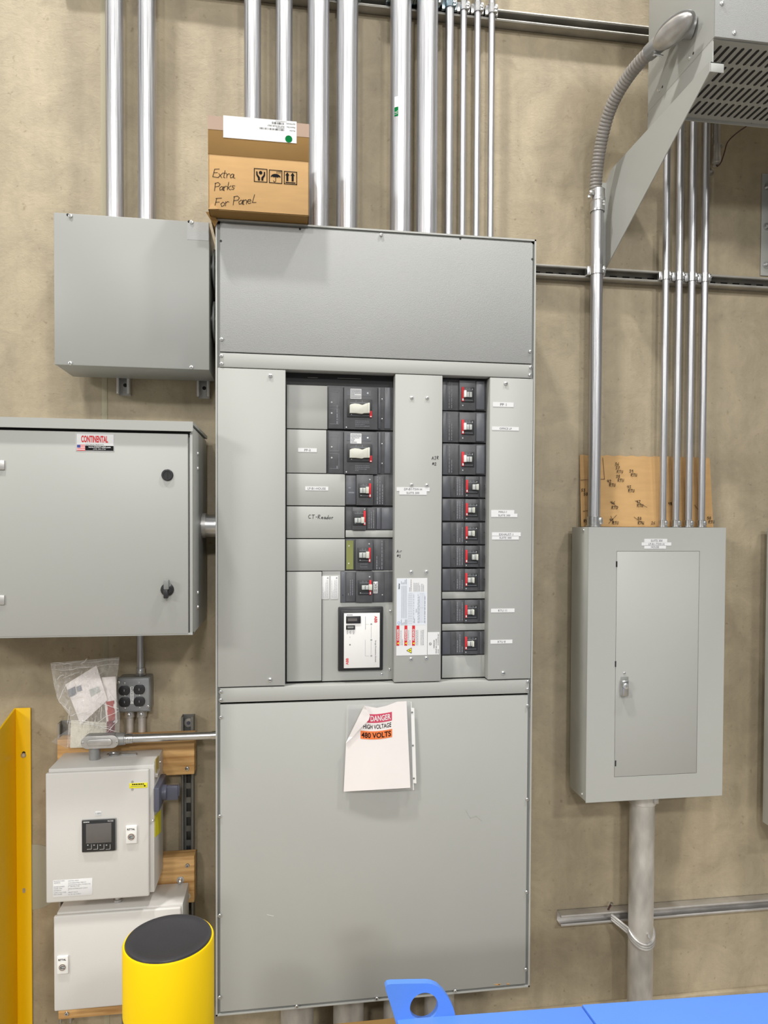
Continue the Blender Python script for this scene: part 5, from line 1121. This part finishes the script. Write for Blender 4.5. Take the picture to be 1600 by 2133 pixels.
fx = thing('flexible_conduit', ctrl[0], 'brownish grey ribbed flexible conduit curving from the medium conduit up to the transformer', 'flexible conduit')
b = MB(); b.tube(pts, rr, FLEX, 24); b.build('ribbed_jacket', fx)
zc_ = P(1241, 442, YR).z; zt_ = P(1241, 396, YR).z
b = MB(); b.lathe((xR, YR, zc_), (0, 0, 1), [(0, .0235), (0, .0262), (.006, .0268), (.008, .0255), ((zt_-zc_)*.45, .0255), ((zt_-zc_)*.47, .028), ((zt_-zc_)*.6, .028), ((zt_-zc_)*.62, .0265), ((zt_-zc_), .0265), ((zt_-zc_), .022)], ZN, 36, caps=False)
b.lathe((xR+.012, YR-.025, zc_+.018), (0, -1, 0), [(0, .005), (.004, .004)], SCR, 10); b.lathe((xR+.012, YR-.025, zc_+.028), (0, -1, 0), [(0, .005), (.004, .004)], SCR, 10); b.build('lower_connector', fx)
b = MB(); p = Vector((xR-.026, YR-.015, zc_+(zt_-zc_)*.75)); b.box(p.x-.014, p.x+.004, p.y-.008, p.y+.006, p.z-.008, p.z+.008, ZN, .002); b.lathe((p.x-.008, p.y-.008, p.z+.001), (0, -1, 0), [(0, .0075), (.004, .0070), (.005, .005)], SCR, 14); b.box(p.x-.018, p.x-.006, p.y-.004, p.y+.004, p.z-.018, p.z-.008, ZN, .001); b.build('clamp_screw', fx)
# angled box connector
TX = 1.42
e0 = ctrl[-1]; dir0 = (ctrl[-1]-ctrl[-2]).normalized(); fin = PX(1456, 60, TX)+Vector((0, .030, .022))
mid = [P(1372, 92, -.10), P(1398, 70, -.135), P(1425, 54, -.16)]
path = catmull([e0-dir0*.012]+mid+[Vector((TX-.05, fin.y+.015, fin.z+.012)), Vector((TX+.001, fin.y, fin.z))], 10)
rads = [.0245+.0055*min(1, k/(len(path)*.5)) for k in range(len(path))]
af = thing('elbow_connector', fin, 'cast metal elbow fitting on the transformer side where the ribbed conduit ends', 'conduit fitting')
b = MB(); b.tube(path, rads, CASTG, 28); b.build('elbow_body', af)
ca = P(1401, 66, -.225); ax1 = (P(1425, 46, -.26)-P(1372, 92, -.16)).normalized(); toc = (CAM-ca).normalized(); ax3 = (toc-ax1*toc.dot(ax1)).normalized(); ax3 = (ax3-ax1*ax3.dot(ax1)).normalized(); ax2 = ax3.cross(ax1)
def ell(b, c_, a1, a2, a3, m, off=0, n1=28, n2=14):
    k = b.mi(m); V = []
    for i in range(n2+1):
        th_ = PI*i/n2-PI/2; row = []
        for j in range(n1):
            ph = 2*PI*j/n1; row.append(b.bm.verts.new(c_+ax3*off+ax1*a1*math.cos(th_)*math.cos(ph)+ax2*a2*math.cos(th_)*math.sin(ph)+ax3*a3*math.sin(th_)))
        V.append(row)
    fs = []
    for i in range(n2):
        for j in range(n1): q = (j+1) % n1; fs.append(b.bm.faces.new((V[i][j], V[i][q], V[i+1][q], V[i+1][j])))
    for f in fs: f.material_index = k
b = MB(); ell(b, ca, .082, .036, .007, CASTG, off=-.006); b.build('cover_flange', af)
b = MB(); ell(b, ca, .076, .031, .022, CAST, off=.0); b.build('cover_dome', af, label='shiny domed cover')
b = MB(); p = P(1371, 113, -.10); b.cyl(p+Vector((-.012, 0, 0)), p+Vector((.016, 0, -.004)), .0035, SCR, 10); b.lathe(p+Vector((-.012, 0, 0)), (-1, 0, 0), [(0, .008), (.006, .007)], ZN, 14); b.cyl(p+Vector((-.008, .0, 0)), p+Vector((-.012, .01, .022)), .006, CASTG, 10); b.build('clamp_screw', af)
pb = P(1450, 33, fin.y+.01); 

# ================================================================ TRANSFORMER
TZ = 3.238; ty0, ty1 = -.338, .045; tx1 = 2.55; tz1 = 4.05
tr = thing('wall_transformer', ((TX+tx1)/2, -.1, TZ), 'grey wall-mounted transformer enclosure with slotted underside, top right corner', 'transformer')
b = MB(); b.box(TX, tx1, ty0+.004, ty1, TZ+.002, tz1, GP, .002); b.build('enclosure', tr)
b = MB(); b.box(TX-.001, tx1+.001, ty0, ty0+.005, TZ, tz1, GPT, .002); b.build('front_cover', tr)
b = MB(); b.box(TX, TX+.004, ty0+.012, ty1, 3.1525, TZ-.0015, GP, .0008); b.box(TX, tx1, ty0+.01, ty1, TZ-.002, TZ+.001, GP); b.box(TX, tx1, ty1-.004, ty1, TZ-.012, TZ, GP, .0008); b.build('base_rail', tr)
b = MB(); rows = 4; ys0 = PZ(1530, 96, TZ).y; ry_ = (ty1-.012-ys0)/rows; x = TX+.034
while x < tx1-.03:
    for k in range(rows):
        y0_ = ys0+ry_*k; b.prism([(x, y0_+.0045), (x+.0045, y0_), (x+.009, y0_+.0045), (x+.009, y0_+ry_-.017), (x+.0045, y0_+ry_-.0125), (x, y0_+ry_-.017)], TZ-.0028, TZ-.0015, INNER, axis='z')
    x += .0238
b.build('slotted_vent', tr, label='rows of black slots')
for px, py in ((1437, 121), (1374, 188)):
    p = PX(px, py, TX); b = MB(); b.lathe((TX, p.y, p.z), (-1, 0, 0), [(0, .0065), (.002, .0065), (.0022, .0045), (.006, .004)], SCR, 14); b.build('screw', tr)
for px, py in ((1444.5, 111), (1380, 181)): p = PX(px, py, TX); b = MB(); b.lathe((TX+.001, p.y, p.z), (-1, 0, 0), [(0, .004), (.0014, .004)], INNER, 12); b.build('keyhole', tr)
for px, py in ((1503.5, 8), (1529, 69.5)): screw(tr, px, py, ty0, .0062, 'hex')
# brackets
def bracket(xp, sgn, wf, zt, zb, yw, yt_, label, bolts=()):
    t = thing('support_bracket', (xp, .25, zb), label, 'bracket', 'transformer brackets')
    b = MB(); b.prism([(yw, zb), (yw, zt-.03), (yw-.04, zt), (yt_, zt), (yt_, zt-.028)], xp-.0015, xp+.0015, GP, axis='x'); b.build('side_plate', t)
    b = MB(); b.box(xp, xp+sgn*.042, yt_, yw-.04, zt-.004, zt, GP, .0008); b.box(xp, xp+sgn*.042, yt_, yt_+.003, zt-.028, zt, GP, .0008); b.build('top_flange', t)
    b = MB(); b.box(xp, xp+wf, yw-.004, yw, zb, zt-.03, GPU, .0008); b.build('wall_flange', t)
    for z_ in bolts:
        b = MB(); xx = xp+sgn*.026; b.lathe((xx, yw-.004, z_), (0, -1, 0), [(0, .014), (.002, .014), (.0022, .008), (.010, .008), (.0105, .004), (.020, .004)], ZN, 16); b.build('bolt', t)
tb_ = PX(1480, 112, 1.393)
BZT = 3.152
bracket(1.393, 1, -.03, BZT, P(1258, 562, WY).z, WY-.001, tb_.y, 'grey triangular steel bracket under the transformer left end, behind the ribbed conduit')
xr_ = P(1584, 500, WY).x; bracket(xr_+.048, -1, -.048, 3.235, P(1590, 575, WY).z, WY-.001, -.40, 'second steel bracket at the right picture edge with bolts on its wall flange', [P(1594, y_, WY).z for y_ in (390, 473, 553)])
# small open conduit and wire
xw = P(1493, 290, .272).x; o, _ = conduit(0, 0, .272, .0118, P(1493, 305, .272).z, ZT, 'short thin conduit ending in open air below the transformer, right of the four conduits', EMT, x=xw)
za, zb_ = P(1493, 345, .272).z, P(1493, 301, .272).z
b = MB(); b.lathe((xw, .272, za), (0, 0, 1), [(0, .012), (.008, .013), (.010, .0165), (.030, .0165), (.034, .0145), (zb_-za, .0145)], CAST, 22); b.box(xw+.010, xw+.019, .258, .268, zb_-.014, zb_-.006, ZN, .001); b.lathe((xw-.006, .2985, za-.012), (0, -1, 0), [(0, .013), (.002, .013)], ZN, 16); b.build('open_connector', o)
w_pts = [Vector((xw, .272, za+.01)), Vector((xw, .265, za-.006)), P(1502, 338, .25), P(1509, 318, .20), P(1516, 296, .15), P(1535, 277, .09), PZ(1566, 256, TZ-.001)]
b = MB(); b.tube(catmull(w_pts, 8), .0022, WIREM, 8); b.build('loose_wire', None, 'thin brown wire running from the open conduit end up to the transformer vent', 'wire')
# neighbour cabinet edge
xn = P(1593, 1400, .2585).x; z0, z1 = P(1593, 1712, .2585).z, P(1593, 1099, .2585).z
t = thing('neighbour_cabinet', (xn+.3, .15, z0), 'dark edge of a further grey cabinet cut off by the right picture border', 'electrical cabinet')
b = MB(); b.box(xn, xn+.5, .10, .2585, z0, z1, GAL, .002); b.build('enclosure', t); b = MB(); b.box(xn, xn+.5, .097, .10, z0, z1, GP, .001); b.build('front_trim', t)
